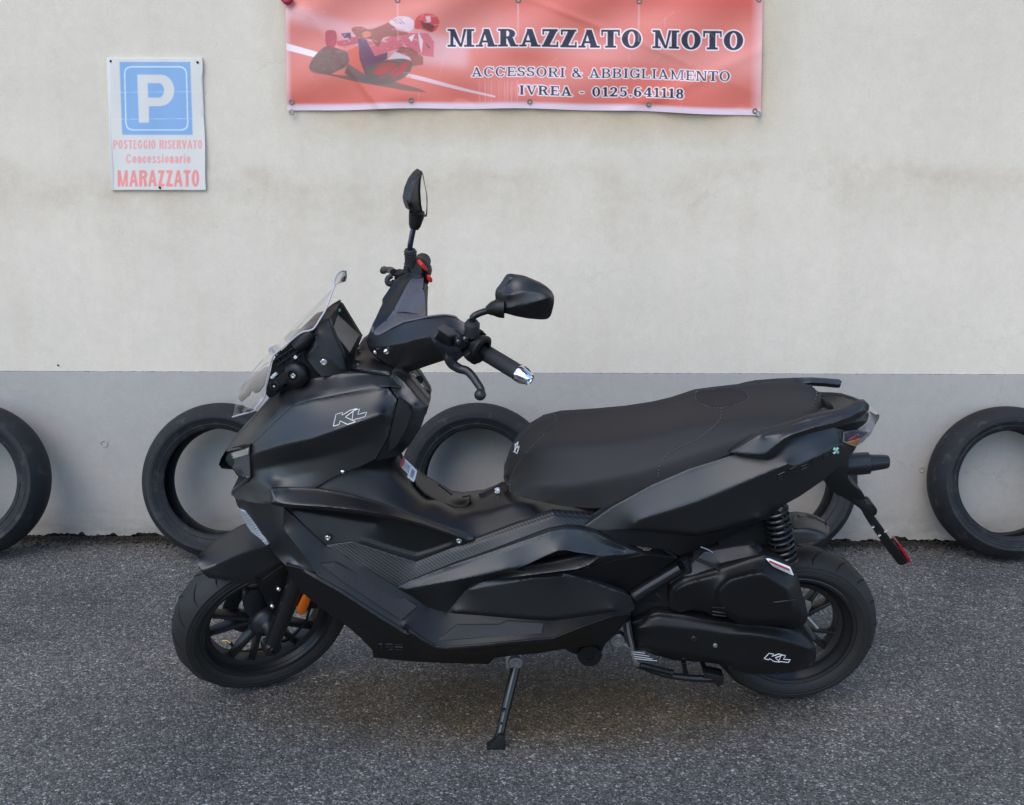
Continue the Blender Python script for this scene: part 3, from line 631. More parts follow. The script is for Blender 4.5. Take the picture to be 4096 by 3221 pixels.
def sheet(name, cv, posfn, m, parent, thick=.0012):
    im = cv.final(); h, w_ = im.shape[:2]; b0 = base_of(parent)
    xs = cv.x0+(np.arange(w_)+.5)*cv.r; ys = cv.y0+(np.arange(h)+.5)*cv.r; X, Y = np.meshgrid(xs, ys); Pm = posfn(X, Y)-b0
    nv = w_*h; me = bpy.data.meshes.new(name); idx = np.arange(nv).reshape(h, w_)
    q = np.stack([idx[:-1, :-1], idx[1:, :-1], idx[1:, 1:], idx[:-1, 1:]], -1).reshape(-1, 4)
    # back of the sheet: the border dropped towards the wall
    me.vertices.add(nv); me.vertices.foreach_set('co', Pm.reshape(-1).astype(np.float32)); me.loops.add(q.size); me.loops.foreach_set('vertex_index', q.reshape(-1).astype(np.int32))
    me.polygons.add(len(q)); me.polygons.foreach_set('loop_start', (np.arange(len(q))*4).astype(np.int32)); me.polygons.foreach_set('loop_total', np.full(len(q), 4, np.int32)); me.update(calc_edges=True)
    at = me.color_attributes.new('print', 'FLOAT_COLOR', 'POINT'); at.data.foreach_set('color', np.concatenate([im.reshape(-1, 3), np.ones((nv, 1))], 1).reshape(-1).astype(np.float32))
    me.materials.append(m); me.shade_smooth(); o = bpy.data.objects.new(name, me); sc.collection.objects.link(o); o.parent = parent; return o
def wallpos(X, Y, v):
    d = FW[None, None]+RT*((X-CX)/FPX)[..., None]-UP*((Y-CY)/FPX)[..., None]; n = FWALL.M[:, 1]; return CAM+d*((((FWALL.O-CAM)@n+v)/(d@n))[..., None])
# ---- banner
cv = Canvas(1141, -12, 3049, 462, 2.0, lin(216, 106, 88))
Kp = lambda x, y: (1130+x/3.103, y/3.103); B1 = lambda x, y: (1100+x/1.086, y/1.086)
XX, YY = np.meshgrid((cv.X-1141)/1908, (cv.Y+12)/474)
rsn = np.random.RandomState(11)
def blobs(n, sx, sy):
    o = np.zeros(XX.shape)
    for _ in range(n): cx, cy, a = rsn.rand(), rsn.rand(), rsn.randn(); o += a*np.exp(-((XX-cx)/sx)**2-((YY-cy)/sy)**2)
    return np.clip(o/1.5, -1, 1)[..., None]
pink = np.array(lin(226, 160, 152)); deep = np.array(lin(200, 70, 54)); red = np.array(lin(206, 88, 74))
b1 = blobs(26, .12, .25); b2 = blobs(30, .2, .12)
f = np.clip(.5+.5*b1, 0, 1); cv.im = cv.im*(1-f*.42)+pink*f*.42
f = np.clip(1.3-np.abs(YY-.02)/.16, 0, 1)[..., None]*(np.clip(XX, .0, 1)[..., None]*.9); cv.im = cv.im*(1-f*.8)+deep*f*.8
f = np.clip((YY-.70)/.2, 0, 1)[..., None]*np.clip(1-(YY-.92)/.06, 0, 1)[..., None]; cv.im = cv.im*(1-f*.45)+red*f*.45
f = np.clip(.4+b2, 0, 1)*np.exp(-((YY-.52)/.18)**2)[..., None]; cv.im = cv.im*(1-f*.45)+pink*f*.45
cv.poly([Kp(30, 40), Kp(500, 200), Kp(900, 330), Kp(1300, 300), Kp(2300, 560), Kp(2300, 900), Kp(1500, 820), Kp(600, 420), Kp(30, 260)], lin(228, 186, 190), .55, blur=16)
# race track picture, faded
dk = lin(118, 98, 90); navy = lin(80, 68, 98); pk = lin(214, 112, 120); pl = lin(228, 196, 200); wh = lin(242, 226, 224); rd = lin(206, 72, 72); brn = lin(160, 98, 84)
cv.poly([Kp(30, 560), Kp(430, 680), Kp(380, 745), Kp(30, 650)], wh, .95)
cv.poly([Kp(1480, 960), Kp(1700, 1010), Kp(2640, 1270), Kp(2640, 1290), Kp(2200, 1190), Kp(1480, 1010)], pl, .9)
cv.poly([Kp(330, 920), Kp(700, 980), Kp(1100, 1000), Kp(1700, 1180), Kp(1790, 1230), Kp(1500, 1200), Kp(950, 1080), Kp(600, 990)], dk, .85, blur=1)
cv.poly([Kp(330, 830), Kp(400, 720), Kp(540, 600), Kp(700, 640), Kp(820, 700), Kp(830, 800), Kp(760, 880), Kp(660, 930), Kp(560, 970), Kp(400, 940), Kp(330, 900)], dk, .92, sm=1)
cv.poly([Kp(800, 830), Kp(930, 880), Kp(1020, 980), Kp(1400, 1060), Kp(1250, 1110), Kp(1000, 1080), Kp(760, 960)], dk, .9)
cv.poly([Kp(530, 420), Kp(600, 395), Kp(660, 420), Kp(665, 560), Kp(610, 620), Kp(535, 580)], lin(176, 74, 84), .9, sm=1)
cv.poly([Kp(720, 440), Kp(840, 425), Kp(850, 510), Kp(760, 500)], navy, .9)
cv.poly([Kp(660, 540), Kp(780, 520), Kp(930, 470), Kp(940, 560), Kp(800, 600), Kp(680, 600)], lin(180, 80, 92), .8)
cv.poly([Kp(800, 660), Kp(930, 600), Kp(1010, 970), Kp(830, 850)], lin(218, 108, 88), .95)
cv.poly([Kp(930, 500), Kp(1040, 520), Kp(1140, 740), Kp(1300, 690), Kp(1290, 780), Kp(1080, 900), Kp(1020, 990), Kp(950, 780)], navy, .8)
cv.poly([Kp(1020, 860), Kp(1180, 840), Kp(1180, 1020), Kp(1040, 1060)], dk, .8, blur=1)
cv.poly([Kp(1040, 540), Kp(1200, 560), Kp(1400, 450), Kp(1600, 440), Kp(1800, 440), Kp(1880, 560), Kp(1870, 760), Kp(1740, 740), Kp(1480, 640), Kp(1320, 680), Kp(1140, 730)], pk, .95)
cv.poly([Kp(1560, 500), Kp(1640, 450), Kp(1600, 560)], wh, .9); cv.poly([Kp(1680, 420), Kp(1740, 540), Kp(1720, 710), Kp(1690, 560)], wh, .8)
cv.poly([Kp(1770, 560), Kp(1840, 640), Kp(1800, 640)], dk, .8)
cv.poly([Kp(1300, 780), Kp(1390, 690), Kp(1500, 710), Kp(1600, 800), Kp(1500, 790), Kp(1340, 820)], pl, .95)
cv.poly([Kp(1460, 620), Kp(1600, 640), Kp(1740, 760), Kp(1740, 860), Kp(1600, 880), Kp(1580, 760), Kp(1400, 690)], brn, .85)
cv.poly([Kp(1020, 1000), Kp(1100, 870), Kp(1260, 800), Kp(1500, 780), Kp(1600, 840), Kp(1560, 980), Kp(1400, 1080), Kp(1200, 1120), Kp(1050, 1080)], dk, .9, sm=1)
cv.poly([Kp(1110, 960), Kp(1180, 870), Kp(1320, 830), Kp(1400, 860), Kp(1330, 940), Kp(1180, 980)], rd, .8, sm=1)
cv.poly([Kp(1170, 930), Kp(1230, 880), Kp(1330, 860), Kp(1300, 910)], brn, .8, sm=1)
cv.poly([Kp(1330, 980), Kp(1470, 850), Kp(1560, 820), Kp(1500, 950), Kp(1380, 1020)], rd, .75, sm=1)
cv.poly([Kp(850, 380), Kp(960, 350), Kp(1080, 390), Kp(1220, 340), Kp(1340, 300), Kp(1420, 400), Kp(1560, 440), Kp(1420, 480), Kp(1250, 500), Kp(1180, 620), Kp(1090, 520), Kp(940, 500)], brn, .9, sm=1)
cv.poly([Kp(980, 440), Kp(1050, 410), Kp(1100, 450), Kp(1060, 490), Kp(1000, 490)], lin(222, 140, 116), .9, sm=1)
cv.poly([Kp(1320, 300), Kp(1430, 225), Kp(1560, 230), Kp(1630, 290), Kp(1620, 380), Kp(1560, 420), Kp(1440, 380)], pl, .95, sm=1)
for q in range(3): cv.poly([Kp(1360+q*35, 262-q*10), Kp(1372+q*35, 256-q*10), Kp(1440+q*40, 320), Kp(1426+q*40, 325)], brn, .6)
cv.poly([Kp(1640, 280), Kp(1690, 210), Kp(1790, 180), Kp(1900, 210), Kp(1945, 300), Kp(1900, 400), Kp(1830, 430), Kp(1720, 390), Kp(1640, 380)], rd, .95, sm=1)
cv.poly([Kp(1700, 280), Kp(1800, 300), Kp(1890, 350), Kp(1850, 425), Kp(1740, 370)], lin(108, 60, 62), .9)
cv.poly([Kp(1770, 220), Kp(1830, 215), Kp(1840, 290), Kp(1790, 300)], pl, .8)
for (x, y, r_, w_) in ((1240, 930, 190, 26), (1240, 930, 110, 14), (560, 830, 210, 24)):
    an = np.linspace(0, 2*pi, 26); o_ = [Kp(x+r_*1.15*cos(a), y+r_*.62*sin(a)-r_*.25*cos(a)) for a in an]; i_ = [Kp(x+(r_-w_)*1.15*cos(a), y+(r_-w_)*.62*sin(a)-(r_-w_)*.25*cos(a)) for a in an[::-1]]
    cv.poly(o_+i_, lin(120, 96, 90), .55, blur=1)
rk = np.random.RandomState(21)
def flecks(n, x0, y0, x1, y1, cols, a=.5, L=60):
    for _ in range(n):
        x = x0+(x1-x0)*rk.rand(); y = y0+(y1-y0)*rk.rand(); t = rk.randn()*.5-.2; l_ = L*(.4+rk.rand()); h_ = 4+10*rk.rand(); c_ = cols[rk.randint(len(cols))]
        cv.poly([Kp(x, y), Kp(x+l_*cos(t), y+l_*sin(t)), Kp(x+l_*cos(t)*.8, y+l_*sin(t)+h_), Kp(x-4, y+h_)], c_, a, blur=1)
flecks(46, 380, 640, 800, 900, [dk, brn, lin(190, 120, 100), lin(96, 80, 84)], .45)
flecks(40, 860, 360, 1500, 560, [brn, dk, lin(226, 170, 150), rd], .45)
flecks(46, 1060, 480, 1820, 740, [pk, pl, wh, rd, brn], .45)
flecks(34, 1060, 800, 1560, 1040, [rd, dk, brn, lin(230, 150, 130)], .45)
flecks(12, 1340, 240, 1600, 400, [wh, brn, pl], .4); flecks(14, 1660, 210, 1900, 400, [pk, rd, pl], .4)
flecks(24, 540, 420, 900, 620, [pl, brn, navy, pk], .5)
flecks(30, 60, 60, 700, 330, [pl, pink*.9, lin(206, 120, 120)], .18, 120)
# lettering
ink = lin(44, 40, 58); w1 = lin(240, 222, 222)
print_text(cv, 'MARAZZATO MOTO', *[B1(748, 0)[0], B1(2040, 0)[0]], B1(0, 217)[1], B1(0, 219)[1], 76, ink, .30, .12, .12, w1, 5, .03)
print_text(cv, 'ACCESSORI & ABBIGLIAMENTO', B1(852, 0)[0], B1(1982, 0)[0], B1(0, 354)[1], B1(0, 356)[1], 40, lin(62, 54, 76), .19, .10, .09, w1, 4, .09)
print_text(cv, 'IVREA - 0125.641118', B1(1060, 0)[0], B1(1782, 0)[0], B1(0, 440)[1], B1(0, 439)[1], 40, lin(48, 44, 62), .23, .12, .10, w1, 4, .09)
# pale hem along the foot, fold, scuffs
f = (np.clip((YY-.935)/.03, 0, 1)*.85)[..., None]; cv.im = cv.im*(1-f)+np.array(lin(222, 204, 214))*f
f = (np.clip((XX-.975)/.02, 0, 1)*.5)[..., None]; cv.im = cv.im*(1-f)+np.array(lin(232, 196, 196))*f
f = (np.clip((.012-XX)/.01, 0, 1)*.5)[..., None]; cv.im = cv.im*(1-f)+np.array(lin(232, 205, 210))*f
for bx in (532, 1055, 1580): cv.poly([B1(bx-4, 0), B1(bx+4, 0), B1(bx+2, 190), B1(bx-2, 190)], lin(236, 200, 196), .35, blur=2)
for q in range(22):
    bx = 880+rsn.rand()*190; cv.poly([B1(bx, 370+rsn.rand()*40), B1(bx+1.5, 370), B1(bx+1.5, 470), B1(bx, 470)], lin(236, 200, 196), .35)
for q in range(14):
    bx = 100+rsn.rand()*1900; by = rsn.rand()*450; d = rsn.randn()*40; cv.poly([B1(bx, by), B1(bx+3, by+1), B1(bx+d, by+60), B1(bx+d-1, by+60)], lin(238, 200, 196), .25)
cv.im = np.clip(cv.im+rsn.randn(*cv.im.shape[:2])[..., None]*.012, 0, 1)
banner = thing('wall_banner', 'wide faded red vinyl banner reading MARAZZATO MOTO, with a racing motorcycle print', 'banner', FWALL.P(*D(1110, 120), -.01))
def bpos(X, Y):
    s = (X-1141)/1908; t = (Y+12)/474
    # true corners: the printed sheet is fitted to them
    xl = 1141+(1147-1141)*t; xr = 3051+(3042-3051)*t; x = xl+(xr-xl)*s
    yb = 444+20*s**1.6-16*np.sin(pi*np.clip(s, 0, 1))**1-2*np.cos(s*4*2*pi); y = -12+(yb+12)*t
    near = np.exp(-((t)/.1)**2)+np.exp(-((1-t)/.1)**2)
    sc_ = 0
    for k in range(5):
        gx = .02+k*.245; sc_ = sc_+np.exp(-((s-gx)/.05)**2)
    wav = .010+.0045*np.sin(s*9+2*t)*np.sin(pi*t)+.005*np.sin(s*23+5*t)*(1-t)**2*1.2+.004*np.sin(s*31-7*t)*t**2+.004*np.sin((s*7+t*3)*3.1)+.004*np.sin((s*11-t*5)*2)*t
    wav = wav+.006*np.exp(-((s+.5*t-1.22)/.03)**2)*t+.003*np.exp(-((s-.6*t-.5)/.02)**2)*(1-t)+.008*np.exp(-((s-.18*t-.02)/.012)**2)*t
    return wallpos(x, y, -(.006+np.abs(wav)*(1-.6*np.clip(sc_*near, 0, 1))))
m_ban = vcol_mat('printed_vinyl', .42, .4)
sheet('printed_sheet', cv, bpos, m_ban, banner)
V = []; Fc = []   # hem fold giving the sheet an edge
for i in range(61):
    s = i/60
    for (y, dv) in ((462, 0), (463.5, .004)):
        X = np.array([[1141+1908*s]]); Y = np.array([[y-.5]]); p = bpos(X, Y)[0, 0]+FWALL.M[:, 1]*dv; V.append(p)
    if i: a = 2*i; Fc.append([a-2, a, a+1, a-1])
obj('hem', V, Fc, mat('vinyl_edge', (.55, .45, .5), .5), banner)
m_eye = mat('tarnished_brass_eyelet', (.2, .17, .15), .5, .6)
def eyelet(x, y, hook=False):
    p = bpos(np.array([[x]]), np.array([[y]]))[0, 0]-FWALL.M[:, 1]*.0015
    V, Fc = lathe_g(p, -FWALL.M[:, 1], [(0, .0105), (.0015, .0098), (.002, .0075), (.001, .005), (-.002, .0045), (-.002, .0001)], 20); obj('eyelet', V, Fc, m_eye, banner)
for bx, by in ((66, 470), (588, 472), (1107, 478), (1627, 478), (2092, 490), (532, 9), (1055, 8), (1580, 12), (2100, 4)):
    x, y = B1(bx, by); eyelet(x, y-6)
for x, y in (B1(72, 488), B1(2100, 496)):
    p = FWALL.P(x, y, -.02); V, Fc = lathe_g(p, -FWALL.M[:, 1], [(0, .009), (.003, .011), (.006, .009), (.006, .005), (0, .004)], 16); obj('hook', V, Fc, m_steel, banner)
# rolled corner of cloth at the top left
tube('corner_tie', [FWALL.P(*Kp(-8, -30), -.03), FWALL.P(*Kp(60, 20), -.035), FWALL.P(*Kp(120, -30), -.03)], [.010, .014, .010], mat('crimson_cloth', (.38, .02, .05), .6), banner, sm=4)
# ---- parking sign
Sg = lambda x, y: (400+x/2.8457, 200+y/2.8457)
x0, y0 = Sg(70, 80); x1, y1 = Sg(1225, 1620)
cs = Canvas(x0, y0, x1, y1, 2.0, lin(212, 206, 198))
blue = lin(130, 165, 202); off = lin(208, 204, 198)
cs.poly([Sg(222, 136), Sg(1028, 136), Sg(1055, 968), Sg(252, 968)], blue)
def rrect(pts, r): return [tuple(p) for p in roundc(pts, r)]
cs.poly(rrect([Sg(273, 186), Sg(988, 186), Sg(1008, 918), Sg(290, 918)], 30), lin(206, 218, 226)); cs.poly(rrect([Sg(286, 200), Sg(976, 200), Sg(994, 905), Sg(304, 905)], 26), blue)
Pp = [Sg(424, 282), Sg(690, 282)]+[Sg(690+155*sin(a), 460-178*cos(a)) for a in np.linspace(.1, pi-.1, 14)]+[Sg(690, 640), Sg(556, 642), Sg(558, 828), Sg(444, 828)]
cs.poly(Pp, off)
cs.poly([Sg(541, 378), Sg(672, 378)]+[Sg(668+62*sin(a), 461-83*cos(a)) for a in np.linspace(.1, pi-.1, 12)]+[Sg(668, 544), Sg(548, 544)], blue)
pr = lin(226, 158, 154); pr2 = lin(232, 142, 136)
print_text(cs, 'POSTEGGIO RISERVATO', Sg(148, 0)[0], Sg(1166, 0)[0], Sg(0, 1126)[1], Sg(0, 1126)[1], 35, pr, .28, .17, 0, None, 0, .07)
print_text(cs, 'Concessionario', Sg(288, 0)[0], Sg(1034, 0)[0], Sg(0, 1288)[1], Sg(0, 1288)[1], 36, pr, .25, .16, 0, None, 0, .07)
print_text(cs, 'MARAZZATO', Sg(196, 0)[0], Sg(1136, 0)[0], Sg(0, 1556)[1], Sg(0, 1556)[1], 66, pr2, .28, .18, 0, None, 0, .05)
for yy in (483, 790): cs.poly([Sg(80, yy), Sg(1200, yy-12), Sg(1200, yy-8), Sg(80, yy+5)], lin(226, 224, 220), .6)
rsn = np.random.RandomState(2); cs.im = np.clip(cs.im+rsn.randn(*cs.im.shape[:2])[..., None]*.01, 0, 1)
sign = thing('parking_sign', 'white parking sign with a blue P square above faded red lettering, screwed to the wall', 'sign', FWALL.P(*Sg(650, 850), -.01))
QB = [Sg(78, 92), Sg(1166, 88), Sg(1212, 1600), Sg(134, 1600)]
slab('backing_board', QB, -.010, -.001, mat('sign_board', (.6, .59, .57), .6), sign, fr=FWALL, bevel=.002, vref=-.005)
def spos(X, Y):
    s = (X-x0)/(x1-x0); t = (Y-y0)/(y1-y0)
    lx = 0
    c = [np.array(Sg(96, 96)), np.array(Sg(1160, 94)), np.array(Sg(1206, 1590)), np.array(Sg(136, 1590))]
    # keep the print where it was drawn, only trim the outer border to a wrinkled edge
    yy = np.clip(Y, Sg(0, 98)[1], Sg(0, 1592)[1]); tt = (yy-Sg(0, 96)[1])/(Sg(0, 1590)[1]-Sg(0, 96)[1])
    le = c[0][0]+(c[3][0]-c[0][0])*tt+2.2*np.sin(tt*9)+6*np.exp(-((tt-.26)/.04)**2)*np.sign(tt-.26+1e-6)*.5+4; re = c[1][0]+(c[2][0]-c[1][0])*tt+2*np.sin(tt*11+1)-4*np.exp(-((tt-.16)/.05)**2)
    xx = np.clip(X, le, re)
    wv = .0125+.0018*np.sin(tt*9+1)*(np.abs(s-.5)*2)**2+.0012*np.sin(s*17+tt*3)
    return wallpos(xx, yy, -wv)
sheet('printed_face', cs, spos, vcol_mat('printed_sticker', .5, .35), sign)
for (x, y) in ((123, 128), (1111, 142), (680, 1568)): bolt(FWALL.P(*Sg(x, y), -.014), -FWALL.M[:, 1], .0042, sign, 'screw', m_deep)
# ---- old motorcycle tyres leaning against the wall
def wall_tyre(cx, cy, R, wd, tilt, yaw, label, bead=.209, spin=0):
    wdh = wd/2
    P = FWALL.P(*D(cx, cy), 0)
    # depth: top of the tyre touches the wall, foot stands on the ground
    a = rad(tilt); yw = FWALL.O[1]-(R*sin(a)+wdh*cos(a))-.004; 
    n = rot([0, 0, 1], rad(yaw-1.07))@rot([1, 0, 0], -a)
    d = ray(*D(cx, cy)); zc = R*cos(a)+wdh*.42*sin(a)
    xw = None; t = (yw-CAM[1])/d[1]; p = CAM+d*t; o = np.array([p[0], yw, zc])
    fr = Frame(n, o)
    hw = wdh
    prof = []   # (lateral, radius), outside tread round, then down the sidewall to the bead and back inside
    for k in range(15):
        q = -1+2*k/14; prof.append((hw*q, R-.038*abs(q)**2.2*(wd/.17)))
    side = [(hw*1.0, R-.048), (hw*.98, R-.062), (hw*.93, R-.066), (hw*.80, bead+.012), (hw*.74, bead+.004), (hw*.68, bead), (hw*.6, bead+.001), (hw*.58, bead+.010), (hw*.72, R-.055), (hw*.62, R-.03), (0, R-.016)]
    full = prof+side+[(-x, r) for x, r in side[:-1]][::-1]
    V, Fc = lathe_g(o, fr.M[:, 1], full, 112, True)
    t = thing('used_tyre', label, 'tyre', (o[0], o[1], 0), 'worn tyres leaning against the wall')
    obj('tread', V, Fc, m_told, t, ang=30)
    # raised moulding rings and marks on the near sidewall
    rings = []
    for rr in (R-.056, bead+.018): 
        lt = -np.interp(rr, [bead+.012, R-.066], [hw*.80, hw*.93])-.0015 if rr < R-.062 else -hw*.995
        rings.append(lathe_g(o, fr.M[:, 1], [(lt, rr-.002), (lt-.0012, rr), (lt, rr+.002)], 96))
    V, Fc = join(rings); obj('sidewall_ring', V, Fc, m_told, t)
    return fr, t
wall_tyre(-62, 1016, .312, .17, 12, 3, 'worn motorcycle tyre cut off by the left edge of the photo')
ft, tt2 = wall_tyre(469, 1022, .312, .175, 13, 0, 'worn motorcycle tyre behind the nose and front mudguard of the scooter')
wall_tyre(1013, 1018, .312, .17, 13, 0, 'worn motorcycle tyre seen through the gap between leg shield and seat')
wall_tyre(1650, 1022, .312, .175, 13, 0, 'worn motorcycle tyre mostly hidden behind the tail of the scooter')
wall_tyre(2134, 1032, .305, .185, 13, -4, 'wide worn motorcycle tyre standing alone right of the scooter')

# ================================================================== SCOOTER
scoot = thing('scooter', 'matt black maxi scooter on its side stand with the front wheel turned towards the camera', 'scooter', F0.W(-.8, 0, 0))
R3 = lambda fr: (fr.M[:, 0], fr.M[:, 1], fr.M[:, 2])
# ---- wheels
def wheel(name, fr, o, R, hw, rimR, winR, ns, ph, parent, hubv, near_disc):
    ax = fr.M[:, 1]; U = fr.M[:, 0]; Wd = fr.M[:, 2]
    rim = lathe('wheel_rim', o, ax, [(-hw*.80, rimR+.002), (-hw*.86, rimR+.006), (-hw*.90, rimR+.002), (-hw*.86, rimR-.006), (-hw*.72, rimR-.010), (-hw*.62, winR+.022), (-hw*.40, winR+.016), (-hw*.34, winR+.004), (-hw*.30, winR), (hw*.30, winR), (hw*.34, winR+.004), (hw*.40, winR+.016), (hw*.62, winR+.022), (hw*.72, rimR-.010), (hw*.86, rimR-.006), (hw*.90, rimR+.002), (hw*.86, rimR+.006), (hw*.80, rimR+.002)], m_gloss_rim, parent, n=96, closed=True)
    prof = [(hw*.80, rimR), (hw*.97, rimR+.012), (hw*1.02, (rimR+R)/2-.003), (hw*.99, R-.034)]
    for k in range(13):
        q = 1-2*k/12; prof.append((hw*.985*q, R-.026*abs(q)**2.3))
    prof += [(-a, r) for a, r in prof[:4][::-1]]
    V, Fc = lathe_g(o, ax, prof, 120, True)
    ty = obj('tyre', V, Fc, m_tyre, parent, ang=40)
    # tread grooves: dark inlaid sweeps
    parts = []
    for k in range(19):
        a0 = 2*pi*k/19
        for sgn in (-1, 1):
            pts = []
            for j in range(9):
                t = j/8; q = sgn*(.04+.90*t); th = a0+sgn*.04+.05*sin(t*pi)+.17*t**1.5+(.14 if sgn > 0 else 0); r = R-.026*abs(q)**2.3-.0008; 
                pts.append(np.array(o)+ax*hw*.985*q+r*(cos(th)*U+sin(th)*Wd))
            parts.append(tube_g(pts, [.0008, .0030, .0034, .0028, .0006], 6))
    V, Fc = join(parts); obj('tread_groove', V, Fc, m_deep, ty)
    rg = []
    for rr in (rimR+.020, R-.046, R-.036):
        lt = -np.interp(rr, [rimR, rimR+.012, (rimR+R)/2-.003, R-.034], [hw*.80, hw*.97, hw*1.02, hw*.99])-.0004
        rg.append(lathe_g(o, ax, [(lt, rr-.0016), (lt-.001, rr), (lt, rr+.0016)], 96))
    V, Fc = join(rg); obj('sidewall_ring', V, Fc, m_tyre, ty)
    for k in range(ns):
        for dd in (-12.5, 12.5):
            th = rad(ph+k*360/ns+dd); th0 = rad(ph+k*360/ns+dd*.62)
            def pt(r, th_, lat, tw): 
                c = np.array(o)+ax*lat+r*(cos(th_)*-U+sin(th_)*Wd); tn = (-sin(th_)*-U+cos(th_)*Wd); return c+tn*tw
            V = []; 
            for (r, th_, wd_, v0, v1) in ((.028, th0, .0115, -.022, .022), (.07, (th0+th)/2, .0088, -.020, .018), (winR+.006, th, .0066, -hw*.32, hw*.2)):
                V += [pt(r, th_, v0, -wd_*.7), pt(r, th_, v0, wd_*.7), pt(r, th_, v1, wd_), pt(r, th_, v1, -wd_)]
            Fc = [[i*4+j, i*4+(j+1) % 4, (i+1)*4+(j+1) % 4, (i+1)*4+j] for i in range(2) for j in range(4)]+[[3, 2, 1, 0], [8, 9, 10, 11]]
            obj('spoke', V, Fc, m_gloss_rim, rim, bevel=.003)
    V, Fc = lathe_g(o, ax, [(-.045, .0001), (-.045, .016), (-.040, .024), (-.026, .030), (-.022, .036), (.03, .040), (.034, .03), (.045, .02), (.045, .0001)], 32)
    obj('hub', V, Fc, m_alu, parent)
    if near_disc:
        V, Fc = lathe_g(o, ax, [(near_disc, .062), (near_disc+.004, .062), (near_disc+.004, .108), (near_disc, .108)], 72, True)
        d = obj('brake_disc', V, Fc, m_disc, parent)
        hs = []
        for k in range(24):
            th = 2*pi*k/24; rr = .074+.012*(k % 3); c = np.array(o)+ax*(near_disc-.0004)+rr*(cos(th)*U+sin(th)*Wd); hs.append(lathe_g(c, ax, [(0, .0032), (.0, .0001)], 8))
        for V, Fc in hs: obj('disc_hole', V, Fc, m_deep, d, recalc=False)
    return ty
m_gloss_rim = add_noise(mat('satin_black_rim', (.010, .010, .011), .33, 0, .5), 300, .08, .0003)
m_disc = mat('brake_steel', (.09, .09, .09), .35, .8)
RO = F0.W(-.026, .006, .245)
mat_rib = mat('lamp_rib', (.6, .6, .62), .2, .5)
m_smoke = mat('smoked_indicator', (.06, .05, .07), .15, 0, .6)
m_steel_d = mat('greyed_steel', (.12, .12, .12), .4, .8)
m_rub = add_noise(mat('grip_rubber', (.02, .02, .021), .62, 0, .4), 600, .4, .0006)
m_paint_lit = add_noise(mat('skylit_black_paint', (.115, .115, .135), .40, .3, .5), 1100, .06, .0003, .03, .1)  # black paint on upward bar faces, sky sheen put into a paler bluish base
m_cap = add_noise(mat('cast_cap', (.05, .048, .045), .7), 260, .8, .001)
m_mnt = mat('frosted_mount', (.11, .10, .095), .5)
m_plas2 = add_noise(mat('ribbed_floor_plastic', (.010, .0105, .013), .6, 0, .4), 240, .6, .0012)
def make_wheel(name, fr, o, ph, disc, R=.256):
    ax = fr.M[:, 1]
    V, Fc = lathe_g(o, ax, [(-.058, .0001), (-.058, .007), (.058, .007), (.058, .0001)], 16)
    p = obj(name, V, Fc, m_alu, scoot); return p
# the wheels' axles are the parts; tyre, rim, hub and disc hang on them
wr = make_wheel('rear_wheel', F0, RO, 0, 0); FO = FS.O
wf = make_wheel('front_wheel', FS, FO, 0, 0)
def flat(parent):   # keep the depth at thing > part > sub-part
    def rec(o, top):
        for c in list(o.children):
            if top is not None: c.parent = top
            rec(c, parent)
    for c in list(parent.children): rec(c, parent)
wheel('rear', F0, RO, .239, .063, .168, .125, 5, 60, wr, 0, 0); flat(wr)
wheel('front', FS, FO, .256, .058, .186, .158, 5, 12, wf, 0, .045); flat(wf)
# valve
pv = FO+FS.M@np.array([-.126, -.01, -.045])
V, Fc = join([tube_g([pv, pv+FS.M@np.array([.012, -.004, .002]), pv+FS.M@np.array([.02, -.012, -.004])], .0035, 8)]); obj('valve_stem', V, Fc, m_brass, wf)
V, Fc = tube_g([pv+FS.M@np.array([.02, -.012, -.004]), pv+FS.M@np.array([.024, -.016, -.014])], .0048, 8); obj('valve_cap', V, Fc, m_deep, wf)
# ---- front fork, hub cover, guards (turned with the steering)
def PS(pt): return FS.P(*pt)
fk = tube('fork_leg', [PS(M_(1520, 120, -.088)), PS(M_(1400, 480, -.088)), PS(M_(1290, 760, -.088)), PS(M_(1180, 1040, -.088))], [.027, .027, .026, .025, .022], m_gloss, scoot, n=24, sm=3)
q = PS(M_(1185, 1050, -.09)); V, Fc = lathe_g(q, -FS.M[:, 1], [(-.02, .027), (.012, .026), (.018, .020), (.018, .013), (.022, .012), (.023, .006), (.014, .005), (.014, .0001)], 28); obj('axle_clamp', V, Fc, m_gloss, fk)
a0 = FS.loc(PS(M_(1520, 120, -.088))); a1 = FS.loc(PS(M_(1180, 1040, -.088)))
tube('fork_leg', [FS.W(a0[0], .088, a0[2]), FS.W(a1[0], .088, a1[2])], [.027, .022], m_gloss, scoot, n=20)
V, Fc = lathe_g(FO, FS.M[:, 1], [(-.083, .0001), (-.083, .014), (-.060, .018), (-.052, .024), (-.046, .040), (-.034, .048), (-.010, .052), (-.005, .045)], 40); obj('hub_cover', V, Fc, m_alu, wf)
for k in range(5):
    pass
slab('fork_guard', [M_(985, 300), M_(1080, 330), M_(1330, 150), M_(1410, 270), M_(1400, 400), M_(1300, 600), M_(1230, 740), M_(1190, 700), M_(1120, 560), M_(1060, 430)], -.082, -.070, m_plas, scoot, FS, rc=14)
for (x, y) in ((1262, 425), (1192, 611)): bolt(PS(M_(x, y, -.084)), -FS.M[:, 1], .0062, scoot)
slab('caliper', [M_(880, 520), M_(960, 440), M_(1080, 420), M_(1100, 600), M_(1010, 760), M_(900, 700)], -.030, .0, m_alu, scoot, FS, rc=20, bevel=.005)
slab('side_reflector', [M_(1568, 452), M_(1632, 500), M_(1590, 600), M_(1550, 700), M_(1495, 712), M_(1460, 672), M_(1500, 570)], -.118, -.108, m_orange, scoot, FS, rc=16, bevel=.003)
